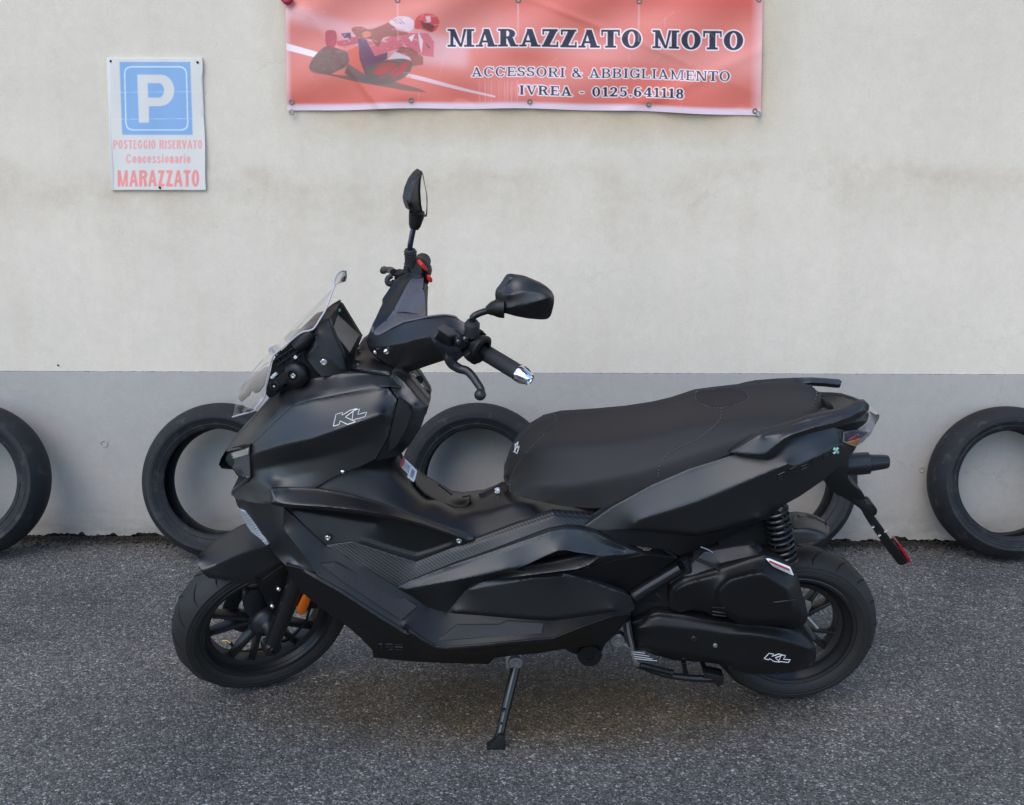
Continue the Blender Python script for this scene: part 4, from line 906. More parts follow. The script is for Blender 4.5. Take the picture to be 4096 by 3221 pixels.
slab('reflector_bracket', [M_(1480, 560), M_(1560, 440), M_(1660, 500), M_(1700, 560), M_(1690, 640), M_(1600, 640), M_(1540, 700)], -.108, -.100, m_deep, scoot, FS, rc=10)
tube('brake_hose', [PS(M_(1640, 520, -.10)), PS(M_(1600, 640, -.10)), PS(M_(1550, 780, -.09)), PS(M_(1440, 920, -.08)), PS(M_(1350, 985, -.07)), PS(M_(1290, 995, -.06))], .0035, m_deep, scoot, n=8, sm=5)
# ---- front mudguard
fend_lo = [B(284, 1168, -.052), B(300, 1120, -.050)]
panel('front_mudguard', [B(281, 1178, -.040), B(300, 1125, -.030), B(330, 1085, .0), B(400, 1030, .035), B(480, 980, .05), B(560, 935, .06), B(640, 900, .06), B(760, 900, .0), B(860, 1000, -.06), B(850, 1170, -.074), B(800, 1200, -.076), B(700, 1262, -.078), B(650, 1272, -.078), B(540, 1262, -.078), B(420, 1243, -.074), B(330, 1232, -.062)], m_paint, scoot, fr=FS, mir=False, rim=lambda u, v, w_: (.012, .0, -.022), soft=1, cw=20,
      creases=[[B(284, 1185, -.045), B(322, 1217, -.062), B(420, 1172, -.066), B(520, 1125, -.068), B(640, 1080, -.069), B(730, 1056, -.070), B(800, 1040, -.071)], [B(660, 1240, -.0795), B(760, 1190, -.082), B(835, 1150, -.080)]], target=1800)
# ---- nose shield under the headlamp
panel('lower_nose_shield', [B(528, 765, -.03), B(560, 760, -.08), B(640, 765, -.12), B(720, 770, -.17), B(836, 790, -.2), B(826, 940, -.212), B(852, 985, -.225), B(965, 1130, -.248), B(1040, 1228, -.258), B(970, 1212, -.252), B(845, 1187, -.236), B(810, 1150, -.20), B(770, 1110, -.15), B(728, 1056, -.105), B(640, 938, -.055), B(580, 860, -.03), B(545, 815, -.02)], m_paint, scoot, rim=.02, soft=2,
      creases=[[B(735, 800, -.178), B(745, 860, -.180), B(775, 960, -.188), B(850, 1090, -.212), B(930, 1180, -.236)], [B(600, 800, -.095), B(640, 880, -.10), B(700, 980, -.125), B(770, 1080, -.155)]])
panel('position_lamp', [B(549, 840, -.032), B(575, 843, -.045), B(605, 852, -.060), B(645, 915, -.080), B(695, 985, -.104), B(731, 1052, -.130), B(715, 1060, -.122), B(668, 1022, -.092), B(622, 967, -.062), B(582, 902, -.040)], mat('clear_lamp_prism', (.42, .44, .48), .15, .5), scoot, rim=.02, soft=1, target=400, key='pl')
for i in range(13): stroke('prism_rib', lambda x, y: on('pl', x, y, .0012), [[B(588+10.3*i, 890+13.2*i), B(618+8.6*i, 874+14.2*i)]], mat_rib, scoot, r=.0013)
# ---- headlamp
panel('headlamp_bezel', [L_(142, 820, .0), L_(150, 770, -.005), L_(195, 684, -.012), L_(300, 655, -.055), L_(420, 632, -.10), L_(512, 624, -.125), L_(520, 1070, -.128), L_(490, 1100, -.12), L_(400, 1070, -.07), L_(352, 1050, -.045), L_(270, 940, -.015), L_(180, 870, .0)], m_deep, scoot, rim=.03, soft=0, target=500)
panel('headlamp_lens', [L_(172, 842, -.006), L_(185, 800, -.012), L_(215, 762, -.028), L_(270, 730, -.058), L_(380, 700, -.098), L_(498, 668, -.130), L_(505, 860, -.134), L_(512, 1060, -.134), L_(480, 1066, -.128), L_(420, 1050, -.10), L_(368, 1030, -.07), L_(290, 945, -.035), L_(230, 895, -.018)], m_hl, scoot, rim=.01, bulge=.006, soft=0, creases=[[L_(275, 800, -.072), L_(340, 800, -.094), L_(498, 762, -.136)]], target=600, key='hl')
panel('headlamp_reflector', [L_(265, 742, -.064), L_(380, 712, -.104), L_(490, 684, -.136), L_(488, 742, -.138), L_(330, 788, -.096), L_(290, 786, -.082)], m_hl2, scoot, rim=.004, soft=0, target=200)
panel('nose_intake', [L_(365, 1045, -.05), L_(510, 1075, -.125), L_(480, 1110, -.12), L_(400, 1180, -.09), L_(300, 1245, -.05), L_(255, 1275, -.02), L_(300, 1180, -.02)], m_deep, scoot, rim=.03, soft=0, target=300)
# ---- fairings
panel('side_fairing', [B(600, 447, -.105), B(652, 410, -.122), B(742, 322, -.14), B(820, 245, -.150), B(885, 188, -.156), B(1000, 152, -.160), B(1200, 112, -.163), B(1405, 74, -.165), B(1478, 92, -.168), B(1530, 150, -.178), B(1512, 260, -.196), B(1480, 380, -.205), B(1400, 520, -.205), B(1300, 570, -.203), B(1200, 606, -.20), B(1100, 655, -.198), B(1030, 700, -.198), B(860, 705, -.196), B(762, 714, -.208), B(752, 798, -.220), B(700, 800, -.195), B(600, 785, -.135), B(535, 768, -.075), B(505, 745, -.045), B(508, 728, -.045), B(540, 700, -.07), B(600, 645, -.11), B(623, 610, -.125), B(620, 520, -.128), B(616, 460, -.118)], m_paint, scoot, rim=.03, soft=2, cw=3, target=2600, key='fair',
      creases=[[B(622, 500, -.142), B(700, 470, -.172), B(850, 430, -.206), B(1000, 400, -.226), B(1150, 345, -.238), B(1300, 290, -.236), B(1440, 240, -.222)],
               [B(640, 590, -.128), B(740, 570, -.156), B(850, 545, -.170), B(1000, 520, -.182), B(1200, 470, -.200), B(1400, 400, -.21)],
               [B(790, 645, -.176), B(880, 628, -.180), B(1000, 600, -.186)],
               [B(512, 733, -.05), B(620, 690, -.128), B(690, 672, -.165), B(735, 680, -.190), B(752, 706, -.210)],
                              [B(660, 415, -.130), B(752, 328, -.150), B(835, 252, -.160), B(900, 198, -.166), B(1010, 164, -.170), B(1200, 126, -.173), B(1460, 95, -.176)]])
panel('upper_fairing', [B(470, 478, -.02), B(480, 462, -.02), B(520, 395, -.012), B(580, 330, -.02), B(640, 270, -.03), B(700, 200, -.045), B(752, 142, -.065), B(800, 100, -.085), B(860, 75, -.10), A(600, 1425, -.11), A(800, 1392, -.12), A(1000, 1388, -.12), A(1105, 1398, -.125), A(1160, 1440, -.140), A(1172, 1478, -.160), A(1100, 1470, -.165), A(1022, 1472, -.166), B(1200, 115, -.166), B(1000, 155, -.163), B(885, 191, -.158), B(820, 248, -.152), B(742, 325, -.142), B(652, 413, -.124), B(600, 448, -.108), B(540, 462, -.075)], m_paint, scoot, rim=.02, soft=2, key='upf',
      creases=[[B(600, 400, -.085), B(700, 300, -.115), B(800, 205, -.132), B(900, 150, -.142), B(1100, 95, -.152), B(1390, 52, -.157)]])
panel('fairing_shoulder', [A(1100, 1395, -.125), A(1130, 1365, -.11), A(1170, 1370, -.11), A(1230, 1420, -.12), A(1345, 1560, -.15), A(1340, 1580, -.155), A(1320, 1650, -.18), B(1725, 185, -.18), B(1680, 320, -.19), B(1610, 430, -.19), B(1570, 475, -.17), B(1535, 505, -.18), B(1400, 530, -.198), B(1490, 380, -.204), B(1520, 260, -.20), B(1545, 150, -.185), B(1500, 92, -.17), A(1160, 1475, -.155)], m_paint, scoot, mir=False, rim=.03, soft=1,
      creases=[[A(1140, 1400, -.145), A(1225, 1475, -.165), A(1300, 1560, -.182), A(1325, 1600, -.185)], [B(1640, 190, -.200), B(1600, 330, -.206), B(1540, 430, -.203)], [B(1560, 170, -.178), B(1570, 250, -.180), B(1520, 350, -.188)]])
panel('fairing_recess', [B(1545, 150, -.196), B(1600, 190, -.204), B(1625, 240, -.208), B(1590, 340, -.212), B(1530, 440, -.211), B(1480, 480, -.209), B(1490, 380, -.21), B(1520, 250, -.205)], m_deep, scoot, mir=False, rim=.01, soft=0, target=300)
# glove box and speaker side, seen past the shoulder on the far half
panel('inner_leg_shield', [A(1170, 1365, .02), A(1235, 1330, .12), A(1290, 1400, .15), A(1345, 1490, .16), A(1352, 1520, .15), A(1345, 1580, .04), A(1300, 1540, .0), A(1230, 1450, .0)], m_plas, scoot, rim=.03, mir=False, soft=0, target=400)
for cx, cy, r in ((1240, 1420, 26), (1287, 1475, 20)):
    p = F0.P(*A(cx, cy), .02); V, Fc = lathe_g(p, F0.M@np.array([.75, -.55, .3]), [(0, r/2000*1.0), (.004, r/2050), (.004, r/2600), (.001, r/2700), (.002, .0001)], 20); obj('key_switch', V, Fc, m_white, scoot)
tube('key_barrel', [F0.P(*A(1262, 1440), .01), F0.P(*A(1285, 1425), -.01)], .011, m_deep, scoot, n=14)
panel('horn_cover', [A(1310, 1490, .05), A(1345, 1510, .05), A(1350, 1545, .04), A(1320, 1560, .03), A(1300, 1530, .03)], m_deep, scoot, rim=.01, mir=False, soft=0, target=150)
# dash cover under the bars
panel('dash_cover', [A(865, 1360, -.10), A(880, 1300, -.08), A(900, 1240, -.04), A(925, 1190, .02), A(960, 1165, .06), A(1060, 1170, .1), A(1200, 1260, .1), A(1235, 1330, .05), A(1225, 1400, -.06), A(1180, 1385, -.10), A(1100, 1398, -.13), A(1000, 1390, -.125), A(930, 1378, -.12)], m_paint, scoot, rim=.03, mir=False, soft=2, key='dash',
      creases=[[A(868, 1356, -.115), A(950, 1362, -.125), A(1040, 1372, -.13), A(1110, 1370, -.125)]])
# fins
panel('side_fin', [B(752, 712, -.215), B(862, 704, -.2), B(1020, 708, -.2), B(1100, 720, -.205), B(1262, 752, -.21), B(1440, 802, -.214), B(1640, 880, -.218), B(1800, 940, -.218), B(2010, 1018, -.218), B(1960, 1030, -.224), B(1700, 945, -.236), B(1500, 895, -.245), B(1300, 862, -.248), B(1100, 838, -.246), B(950, 828, -.240), B(830, 822, -.23), B(745, 800, -.222)], m_paint, scoot, mir=.14, rim=.03, soft=1,
      creases=[[B(760, 790, -.236), B(900, 806, -.248), B(1100, 818, -.256), B(1300, 840, -.257), B(1500, 872, -.254), B(1700, 925, -.244), B(1960, 1018, -.228)], [B(752, 715, -.222), B(765, 760, -.232), B(762, 795, -.236)]])
# tunnel
panel('centre_tunnel', [B(1030, 702, -.192), B(1100, 655, -.190), B(1200, 603, -.186), B(1380, 530, -.180), B(1530, 503, -.165), T(230, 1255, -.14), T(262, 1205, -.09), T(300, 1172, -.05), T(330, 1225, -.0), T(450, 1330, .045), T(600, 1440, .05), T(750, 1530, .05), T(870, 1600, .05), T(1000, 1620, .05), T(1150, 1600, .05), T(1240, 1590, .05), T(1460, 1505, .05), T(1640, 1490, .05), G(1300, 120, .02), G(1500, 200, -.06), G(1800, 288, -.135), G(1640, 284, -.158), G(1480, 272, -.172), G(1200, 360, -.185), G(905, 468, -.205), G(800, 425, -.208), G(700, 385, -.209), G(500, 305, -.213), B(1640, 878, -.214), B(1440, 800, -.210), B(1260, 750, -.206), B(1100, 718, -.2)], m_plas, scoot, rim=lambda u, v, w_: (0, .02, -.06) if v > -.06 else (0, .02, -.01), mir=False, soft=3, target=2400, key='tun',
      creases=[[B(1300, 570, -.176), B(1450, 600, -.165), B(1580, 700, -.155), B(1700, 790, -.150), G(640, 200, -.148), G(760, 275, -.150), G(1000, 262, -.150), G(1180, 200, -.140), G(1350, 205, -.125)],
               [T(330, 1250, -.045), T(440, 1500, -.075), T(520, 1610, -.08), G(640, 190, -.09), G(760, 240, -.092), G(840, 240, -.09), G(870, 190, -.08)],
               [G(470, 60, -.05), G(560, 160, -.06), G(700, 190, -.06), G(850, 150, -.05), G(960, 150, -.04), G(1110, 90, -.03)]])
panel('tunnel_mat', [T(452, 1500, -.085), T(460, 1400, -.02), T(600, 1465, .02), T(760, 1555, .03), T(880, 1622, .03), T(900, 1660, .0), G(872, 190, -.085), G(840, 238, -.098), G(790, 248, -.1), G(640, 202, -.1), G(540, 140, -.098), G(480, 80, -.092)], m_plas, scoot, rim=.008, mir=False, soft=1, target=700)
panel('tunnel_hatch', [G(965, 195, -.07), G(935, 150, -.05), G(1000, 120, -.03), G(1105, 62, .0), G(1150, 90, -.03), G(1120, 150, -.06), G(1000, 190, -.075)], m_plas, scoot, rim=.01, mir=False, soft=0, target=250)
bolt(F0.P(*G(1068, 115, -.055)), F0.M@np.array([0, -.6, .8]), .0085, scoot)
for sl_ in ([G(812, 160), G(870, 150), G(866, 230)], [G(640, 70), G(740, 145)]): stroke('tunnel_slot', lambda x, y: F0.P(x, y, -.072), [sl_], m_deep, scoot, r=.0022)
# warning label
panel('warning_label', [T(318, 1232, -.088), T(400, 1310, -.075), T(412, 1322, -.072), T(472, 1382, -.068), T(440, 1505, -.105), T(370, 1450, -.112), T(380, 1415, -.108), T(288, 1322, -.122)], m_white, scoot, rim=.001, mir=False, soft=0, target=150, step=8, key='lab')
panel('label_stripe', [T(318, 1232, -.0895), T(336, 1250, -.087), T(306, 1342, -.121), T(288, 1324, -.1235)], mat('label_red', (.45, .03, .04), .5), scoot, rim=.0005, mir=False, soft=0, step=8)
stroke('label_print', lambda x, y: on('lab', x, y, .0022), [[T(345+i*14, 1268+i*13), T(322+i*14, 1345+i*13)] for i in range(5)]+[[T(425+i*9, 1355+i*8), T(402+i*9, 1440+i*8)] for i in range(4)], mat('label_grey', (.25, .25, .27), .6), scoot, r=.0009, n=4)
# inner black panel with the two screws
panel('floor_side_panel', [B(826, 815, -.205), B(1000, 820, -.21), B(1300, 850, -.214), B(1500, 885, -.216), B(1700, 930, -.216), B(2012, 1020, -.216), B(1960, 1050, -.216), B(1880, 1075, -.216), B(1662, 1165, -.220), B(1500, 1120, -.220), B(1255, 1040, -.217), B(1090, 1060, -.217), B(980, 965, -.212), B(850, 860, -.206)], m_plas, scoot, mir=.14, rim=.02, soft=1,
      creases=[[B(1320, 1025, -.2175), B(1500, 1080, -.218), B(1655, 1122, -.218), B(1770, 1088, -.218), B(1870, 1052, -.218)], [B(1330, 1012, -.211), B(1500, 1065, -.211), B(1655, 1106, -.211), B(1760, 1076, -.211), B(1860, 1040, -.211)], [B(900, 840, -.196), B(1100, 870, -.192), B(1400, 920, -.2)]])
for (x, y) in ((1103, 1011), (1918, 1029)): bolt(F0.P(*B(x, y, -.221)), -F0.M[:, 1], .0078, scoot)
bolt(F0.P(*B(1195, 600, -.202)), F0.M@np.array([.2, -.6, -.8]), .005, scoot)
# woven trim
panel('carbon_trim', [B(1090, 1061, -.219), B(1255, 1037, -.219), B(1500, 1117, -.222), B(1650, 1163, -.222), G(480, 634, -.222), G(700, 548, -.219), G(905, 470, -.212), G(1200, 362, -.196), G(1470, 276, -.182), G(1640, 290, -.172), G(1805, 300, -.160), G(1660, 402, -.196), G(1560, 392, -.206), G(1450, 416, -.212), G(1200, 500, -.228), G(900, 605, -.236), G(350, 806, -.242), B(1530, 1318, -.241), B(1320, 1190, -.236), B(1200, 1122, -.228)], m_carbon, scoot, mir=.14, rim=.02, soft=1,
      creases=[[G(480, 660, -.2265), G(905, 500, -.2215), G(1200, 392, -.206), G(1480, 300, -.192), G(1740, 330, -.178)]])
# blade
panel('side_blade', [G(345, 818, -.244), G(420, 778, -.246), G(750, 655, -.248), G(1200, 502, -.243), G(1450, 418, -.234), G(1560, 398, -.226), G(1660, 401, -.220), G(1780, 428, -.217), G(1900, 488, -.214), G(2020, 540, -.205), G(2125, 578, -.195), G(1950, 612, -.204), G(1790, 652, -.216), G(1650, 682, -.226), G(1320, 722, -.238), G(1100, 748, -.24), G(960, 772, -.24), G(852, 815, -.24), G(775, 900, -.238), G(702, 998, -.236), G(620, 985, -.238), G(560, 960, -.238), G(450, 880, -.241)], m_paint, scoot, mir=.15, rim=.025, soft=1, target=2400, key='blade',
      holes=[[G(1180, 690, -.266), G(1300, 640, -.268), G(1400, 592, -.266), G(1500, 548, -.262), G(1560, 543, -.257), G(1640, 560, -.251), G(1740, 574, -.245), G(1782, 582, -.242), G(1786, 600, -.241), G(1720, 645, -.242), G(1640, 672, -.245), G(1320, 712, -.258)]],
      creases=[[G(352, 826, -.247), G(450, 785, -.2495), G(600, 737, -.2505), G(900, 630, -.2505), G(1200, 528, -.248), G(1450, 455, -.240), G(1560, 438, -.233), G(1680, 448, -.226), G(1800, 494, -.221), G(1980, 552, -.206)],
               [G(360, 838, -.252), G(600, 790, -.266), G(800, 756, -.273), G(960, 728, -.275), G(1100, 692, -.274), G(1210, 668, -.268)],
               [G(1790, 606, -.240), G(1900, 580, -.228), G(2050, 572, -.208)]])
panel('air_scoop', [G(960, 772, -.248), G(1100, 718, -.248), G(1270, 665, -.246), G(1450, 638, -.240), G(1620, 602, -.232), G(1740, 576, -.226), G(1795, 578, -.234), G(1790, 606, -.244), G(1722, 655, -.254), G(1640, 682, -.260), G(1320, 722, -.268), G(1100, 750, -.266)], m_paint, scoot, mir=.15, rim=.012, soft=1, target=700)
slab('scoop_cavity', [G(1120, 700), G(1500, 520), G(1640, 530), G(1820, 570), G(1700, 670), G(1300, 730)], -.192, -.18, m_deep, scoot, bevel=0)
# side cover below the blade, dark cover behind it
panel('side_cover', [G(702, 1000, -.236), G(775, 902, -.234), G(852, 817, -.234), G(960, 776, -.236), G(1320, 726, -.236), G(1550, 716, -.236), G(1760, 780, -.222), G(1985, 862, -.205), G(2040, 920, -.196), G(2062, 965, -.19), G(2030, 997, -.196), G(1900, 992, -.212), G(1700, 1025, -.226), G(1460, 1058, -.236), G(1250, 1044, -.24), G(950, 1018, -.241)], m_paint, scoot, rim=.02, soft=1, key='sc',
      creases=[[G(760, 985, -.246), G(1250, 1025, -.246), G(1460, 1035, -.244), G(1900, 972, -.222)], [G(870, 830, -.242), G(1330, 745, -.246), G(1540, 735, -.245)]])
panel('lower_cover', [G(1550, 716, -.232), G(1790, 653, -.222), G(1950, 612, -.21), G(2130, 580, -.2), E_(1030, 1000, -.17), E_(960, 960, -.18), F_(510, 570, -.15), F_(330, 690, -.15), F_(180, 790, -.15), G(1985, 862, -.16)], m_plas, scoot, rim=.02, soft=0)
# footboard
ridge = [B(826, 940, -.214), B(850, 985, -.228), C_(960, 350, -.250), C_(1040, 472, -.262), C_(1200, 565, -.272), C_(1400, 695, -.282), C_(1600, 822, -.290), G(400, 1090, -.292), G(500, 1165, -.293), G(620, 1238, -.292), G(700, 1247, -.292), G(1000, 1222, -.290), G(1300, 1196, -.286), G(1470, 1183, -.280), G(1680, 1100, -.256), G(1900, 1022, -.224), G(2030, 1008, -.2)]
panel('footboard', [B(832, 826, -.21), B(980, 962, -.214), B(1088, 1062, -.220), B(1320, 1192, -.237), B(1532, 1320, -.242), G(450, 882, -.242), G(560, 960, -.239), G(702, 1001, -.237), G(950, 1019, -.241), G(1250, 1045, -.24), G(1460, 1058, -.236), G(1700, 1026, -.226), G(1900, 993, -.212), G(2030, 998, -.197)]+ridge[::-1], m_plas, scoot, rim=.01, soft=0, target=2200, key='foot')
panel('foot_grip', [C_(1062, 402, -.2555), C_(1150, 392, -.247), C_(1300, 470, -.247), C_(1545, 590, -.2465), C_(1655, 662, -.256), C_(1560, 745, -.2865), C_(1380, 628, -.2785), C_(1200, 508, -.269)], m_plas2, scoot, rim=.004, soft=0, target=500)
panel('foot_grip', [G(640, 1198, -.2865), G(780, 1092, -.265), G(1080, 1090, -.259), G(1140, 1064, -.251), G(1400, 1080, -.251), G(1388, 1148, -.271)], m_plas2, scoot, rim=.004, soft=0, target=400)
# belly
panel('belly_panel', [C_(845, 405, -.24), C_(960, 432, -.254), C_(1030, 470, -.263), C_(1200, 567, -.274), C_(1400, 697, -.284), C_(1600, 824, -.292), G(400, 1092, -.294), G(500, 1167, -.295), G(620, 1240, -.294), G(700, 1249, -.294), G(1000, 1224, -.292), G(1300, 1198, -.288), G(1470, 1185, -.282), G(1680, 1102, -.258), G(1900, 1024, -.226), G(2032, 1008, -.202), G(2020, 1030, -.196), G(1960, 1110, -.192), G(1905, 1165, -.19), G(1850, 1222, -.19), G(1540, 1262, -.206), G(1370, 1290, -.212), G(1150, 1312, -.216), G(1045, 1326, -.216), G(1000, 1370, -.205), G(700, 1362, -.205), G(430, 1350, -.202), G(172, 1322, -.2), G(165, 1275, -.205), C_(1370, 920, -.208), C_(1300, 850, -.212), C_(1225, 785, -.216), C_(1120, 715, -.216), C_(1010, 630, -.214), C_(940, 570, -.212), C_(880, 500, -.218)], m_plas, scoot, rim=.03, soft=1, target=2600, key='belly',
      creases=[[C_(960, 448, -.262), C_(1030, 490, -.270), C_(1200, 588, -.280), C_(1400, 718, -.290), C_(1600, 850, -.297), G(400, 1120, -.299), G(510, 1195, -.300), G(640, 1268, -.299), G(720, 1274, -.298), G(1000, 1250, -.296), G(1430, 1220, -.284), G(1490, 1205, -.276)],
               [C_(1100, 640, -.240), C_(1300, 790, -.246), C_(1500, 900, -.25), G(400, 1240, -.252), G(640, 1310, -.25), G(1000, 1300, -.245)]])
slab('belly_pan', [C_(900, 480), C_(1250, 760), G(180, 1300), G(1000, 1355), G(1400, 1270), G(1900, 1180), G(2000, 1020), G(1400, 1000), G(600, 1000), C_(1400, 640)], -.19, .19, m_deep, scoot, bevel=.004, vref=-.2)
def bump_text(name, key, segs, m, r): stroke(name, lambda x, y: on(key, x, y, .0006), segs, m, scoot, r=r, n=5)
def seg7(ch, f):
    d = {'1': [[(.3, 1), (.7, 1), (.7, 0)]], '2': [[(0, 1), (1, 1)], [(1, .5), (0, .5), (0, 0), (1, 0)]], '5': [[(1, 1), (0, 1)], [(0, .5), (1, .5), (1, 0), (0, 0)]], 'B': [[(0, 1), (.9, 1), (1, .8), (.9, .5), (0, .5)], [(.9, .5), (1, .2), (.9, 0), (0, 0), (0, .5)]],
         'R': [[(0, 0), (0, 1), (.9, 1), (1, .75), (.9, .5), (.1, .5)], [(.6, .5), (1, 0)]], 'E': [[(1, 1), (.1, 1), (0, .8), (0, .2), (.1, 0), (1, 0)], [(0, .5), (.9, .5)]], 'A': [[(0, 0), (0, .8), (.2, 1), (.8, 1), (1, .8), (1, 0)], [(0, .45), (1, .45)]], 'X': [[(0, 1), (1, 0)], [(1, 1), (0, 0)]]}
    return [[f(a, b) for a, b in l] for l in d[ch]]
segs = []
for i, c in enumerate('125'): segs += seg7(c, lambda a, b, i=i: G(195+i*66+a*52+(1-b)*0, 1262-b*38+i*1.5))
bump_text('embossed_number', 'belly', segs, m_emb, .0016)
# ---- inner body mass, so nothing is hollow
slab('inner_body', [B(700, 520), B(900, 330), A(900, 1450), A(1150, 1480), A(1270, 1660), B(1560, 430), B(1480, 620), B(1560, 850), G(560, 350), G(900, 380), G(1500, 390), G(1750, 400), G(2100, 600), G(1900, 900), G(1200, 1000), G(500, 900), C_(1200, 200), C_(900, 100)], -.135, .05, m_deep, scoot, bevel=.01, vref=-.16)

# ---- tail and seat
panel('tail_fairing', [E_(536, 857, -.19), E_(700, 742, -.182), E_(900, 632, -.175), E_(1100, 546, -.168), E_(1305, 482, -.158), E_(1400, 440, -.15), E_(1600, 370, -.142), N(700, 440, -.135), N(850, 400, -.125), N(1010, 400, -.115), N(1010, 490, -.118), N(1005, 575, -.125), N(1120, 618, -.100), N(1085, 672, -.100), N(1040, 740, -.105), N(950, 800, -.112), N(840, 898, -.120), N(640, 1035, -.125), N(500, 1112, -.130), E_(1580, 728, -.130), E_(1500, 800, -.132), E_(1250, 862, -.148), E_(1130, 888, -.156), E_(980, 872, -.172), E_(812, 850, -.195), E_(670, 856, -.194)], m_paint, scoot, rim=.03, soft=1, cw=8, target=3000, key='tail',
      creases=[[E_(812, 848, -.199), E_(815, 826, -.203), E_(860, 800, -.207), E_(1000, 758, -.210), E_(1140, 712, -.209), E_(1300, 645, -.205), E_(1430, 590, -.201), E_(1600, 518, -.192), N(600, 790, -.186), N(800, 692, -.172), N(1000, 590, -.141)],
               [E_(830, 838, -.196), E_(980, 858, -.188), E_(1130, 872, -.182), E_(1250, 850, -.176), E_(1450, 790, -.168)]])
panel('tail_underside', [E_(536, 859, -.188), E_(812, 853, -.184), E_(980, 876, -.172), E_(1130, 892, -.162), E_(1250, 868, -.155), E_(1480, 800, -.14), E_(1300, 890, -.14), E_(1110, 970, -.14), E_(1040, 985, -.155), E_(960, 955, -.17), E_(840, 940, -.18), E_(690, 925, -.19), E_(620, 900, -.195)], m_plas, scoot, rim=.02, soft=0, target=500)
segs = []
for i, c in enumerate('BRERA'):
    segs += seg7(c, lambda a, b, i=i: N(455+i*97+a*58+(1-b)*(-6), 905-i*46-a*26-b*52))
bump_text('embossed_letter', 'tail', segs, m_emb, .0016)
bump_text('printed_mark', 'tail', seg7('X', lambda a, b: N(928+a*36, 672-a*8-b*44)), m_mint, .004)
# seat
panel('seat', [E_(146, 590, -.02), E_(150, 530, -.0), E_(175, 450, .02), E_(215, 375, .05), E_(280, 310, .075), E_(350, 268, .095), E_(440, 246, .11), E_(600, 236, .12), E_(760, 222, .12), E_(900, 201, .12), E_(1000, 178, .125), E_(1120, 138, .125), E_(1200, 127, .12), E_(1320, 113, .115), E_(1450, 100, .11), E_(1600, 95, .10), E_(1670, 102, .095), E_(1725, 125, .08), E_(1768, 165, .05), E_(1790, 205, .02), E_(1786, 262, -.03), E_(1770, 285, -.07), E_(1700, 298, -.115), E_(1500, 372, -.14), E_(1305, 468, -.152), E_(1100, 548, -.165), E_(900, 632, -.17), E_(700, 742, -.168), E_(600, 745, -.155), E_(450, 735, -.145), E_(300, 705, -.13), E_(190, 672, -.10), E_(160, 640, -.06)], m_seat, scoot, mir=False, soft=4, cw=.25, target=3600, key='seat', ang=60,
      rim=lambda u, v, w_: (.0, .03 if v < .0 else -.005, -.10 if v > .0 else .015),
      creases=[[E_(250, 480, -.075), E_(330, 430, -.10), E_(450, 420, -.115), E_(700, 400, -.12), E_(950, 350, -.118), E_(1120, 310, -.118), E_(1300, 290, -.114), E_(1500, 265, -.108), E_(1640, 235, -.09), E_(1725, 225, -.05)],
               [E_(215, 610, -.118), E_(330, 625, -.150), E_(500, 630, -.170), E_(700, 590, -.180), E_(900, 540, -.178), E_(1100, 470, -.170), E_(1300, 400, -.158), E_(1500, 325, -.146), E_(1690, 268, -.118)],
               [E_(620, 300, .05), E_(850, 275, .05), E_(980, 250, .055), E_(1090, 205, .055), E_(1300, 185, .05), E_(1600, 150, .045)]])
def seam(pts): return [on('seat', *p[:2], .0012) for p in resample(spline([tuple(q) for q in pts], 5), 9, False)]
seat_o = bpy.data.objects['seat']
for ln in ([E_(405, 264), E_(415, 290), E_(370, 350), E_(300, 420), E_(240, 490), E_(195, 560), E_(178, 620), E_(182, 668)], [E_(1258, 232), E_(1255, 280), E_(1215, 330), E_(1130, 395), E_(1010, 450), E_(965, 490), E_(940, 545), E_(937, 590)],
           [E_(1712, 115), E_(1745, 150), E_(1735, 200), E_(1715, 250), E_(1706, 292)], [E_(1130, 150), E_(1125, 175), E_(1150, 210), E_(1235, 231), E_(1330, 215), E_(1392, 190), E_(1395, 170), E_(1370, 145), E_(1300, 135), E_(1180, 138), E_(1130, 150)]):
    q = spline([tuple(a) for a in ln], 6); V, Fc = tube_g([on('seat', a[0], a[1], -.0003) for a in q], .0013, 6); obj('seam', V, Fc, m_deep, seat_o); parts = []
    rq = resample(q, 5.2, False)
    for i in range(0, len(rq)-1, 2): parts.append(tube_g([on('seat', *rq[i][:2], .0012), on('seat', *rq[i+1][:2], .0012)], .0009, 5))
    V, Fc = join(parts); obj('stitching', V, Fc, m_thread, seat_o, recalc=False)
padpts = [E_(1133, 152), E_(1128, 175), E_(1152, 207), E_(1235, 227), E_(1330, 212), E_(1388, 188), E_(1391, 170), E_(1367, 148), E_(1300, 139), E_(1180, 142)]
padv = [p+(vq('seat', *p)-.0016,) for p in padpts]
panel('backrest_pad', padv, m_pad, seat_o, mir=False, soft=1, rim=.003, sm_out=True, target=500, bulge=-.003, key='pad')
def logo(name, key, f, r, parent, m=None):
    k1 = [(0, 0), (.10, .74), (.30, .86), (.27, .66), (.52, .96), (.78, 1.0), (.42, .55), (.72, .22), (.46, .06), (.23, .30), (.19, .08), (0, 0)]
    k2 = [(.60, .98), (.80, 1.0), (.75, .66), (1.0, .72), (.95, .44), (.58, .28), (.60, .98)]
    stroke(name, lambda x, y: on(key, x, y, .0014), [[f(a, b) for a, b in k1], [f(a, b) for a, b in k2]], m or m_silver, parent, r=r, n=5)
fair_o = bpy.data.objects['side_fairing']
def blog(pts): return [B(*p) for p in pts]
Kb = blog([(1138, 319), (1155, 246), (1196, 234), (1192, 252), (1240, 221), (1285, 208), (1213, 262), (1277, 292), (1226, 308), (1181, 286), (1173, 310), (1138, 319)])
Lb = blog([(1262, 222), (1300, 212), (1290, 247), (1345, 231), (1335, 260), (1255, 281), (1262, 222)])
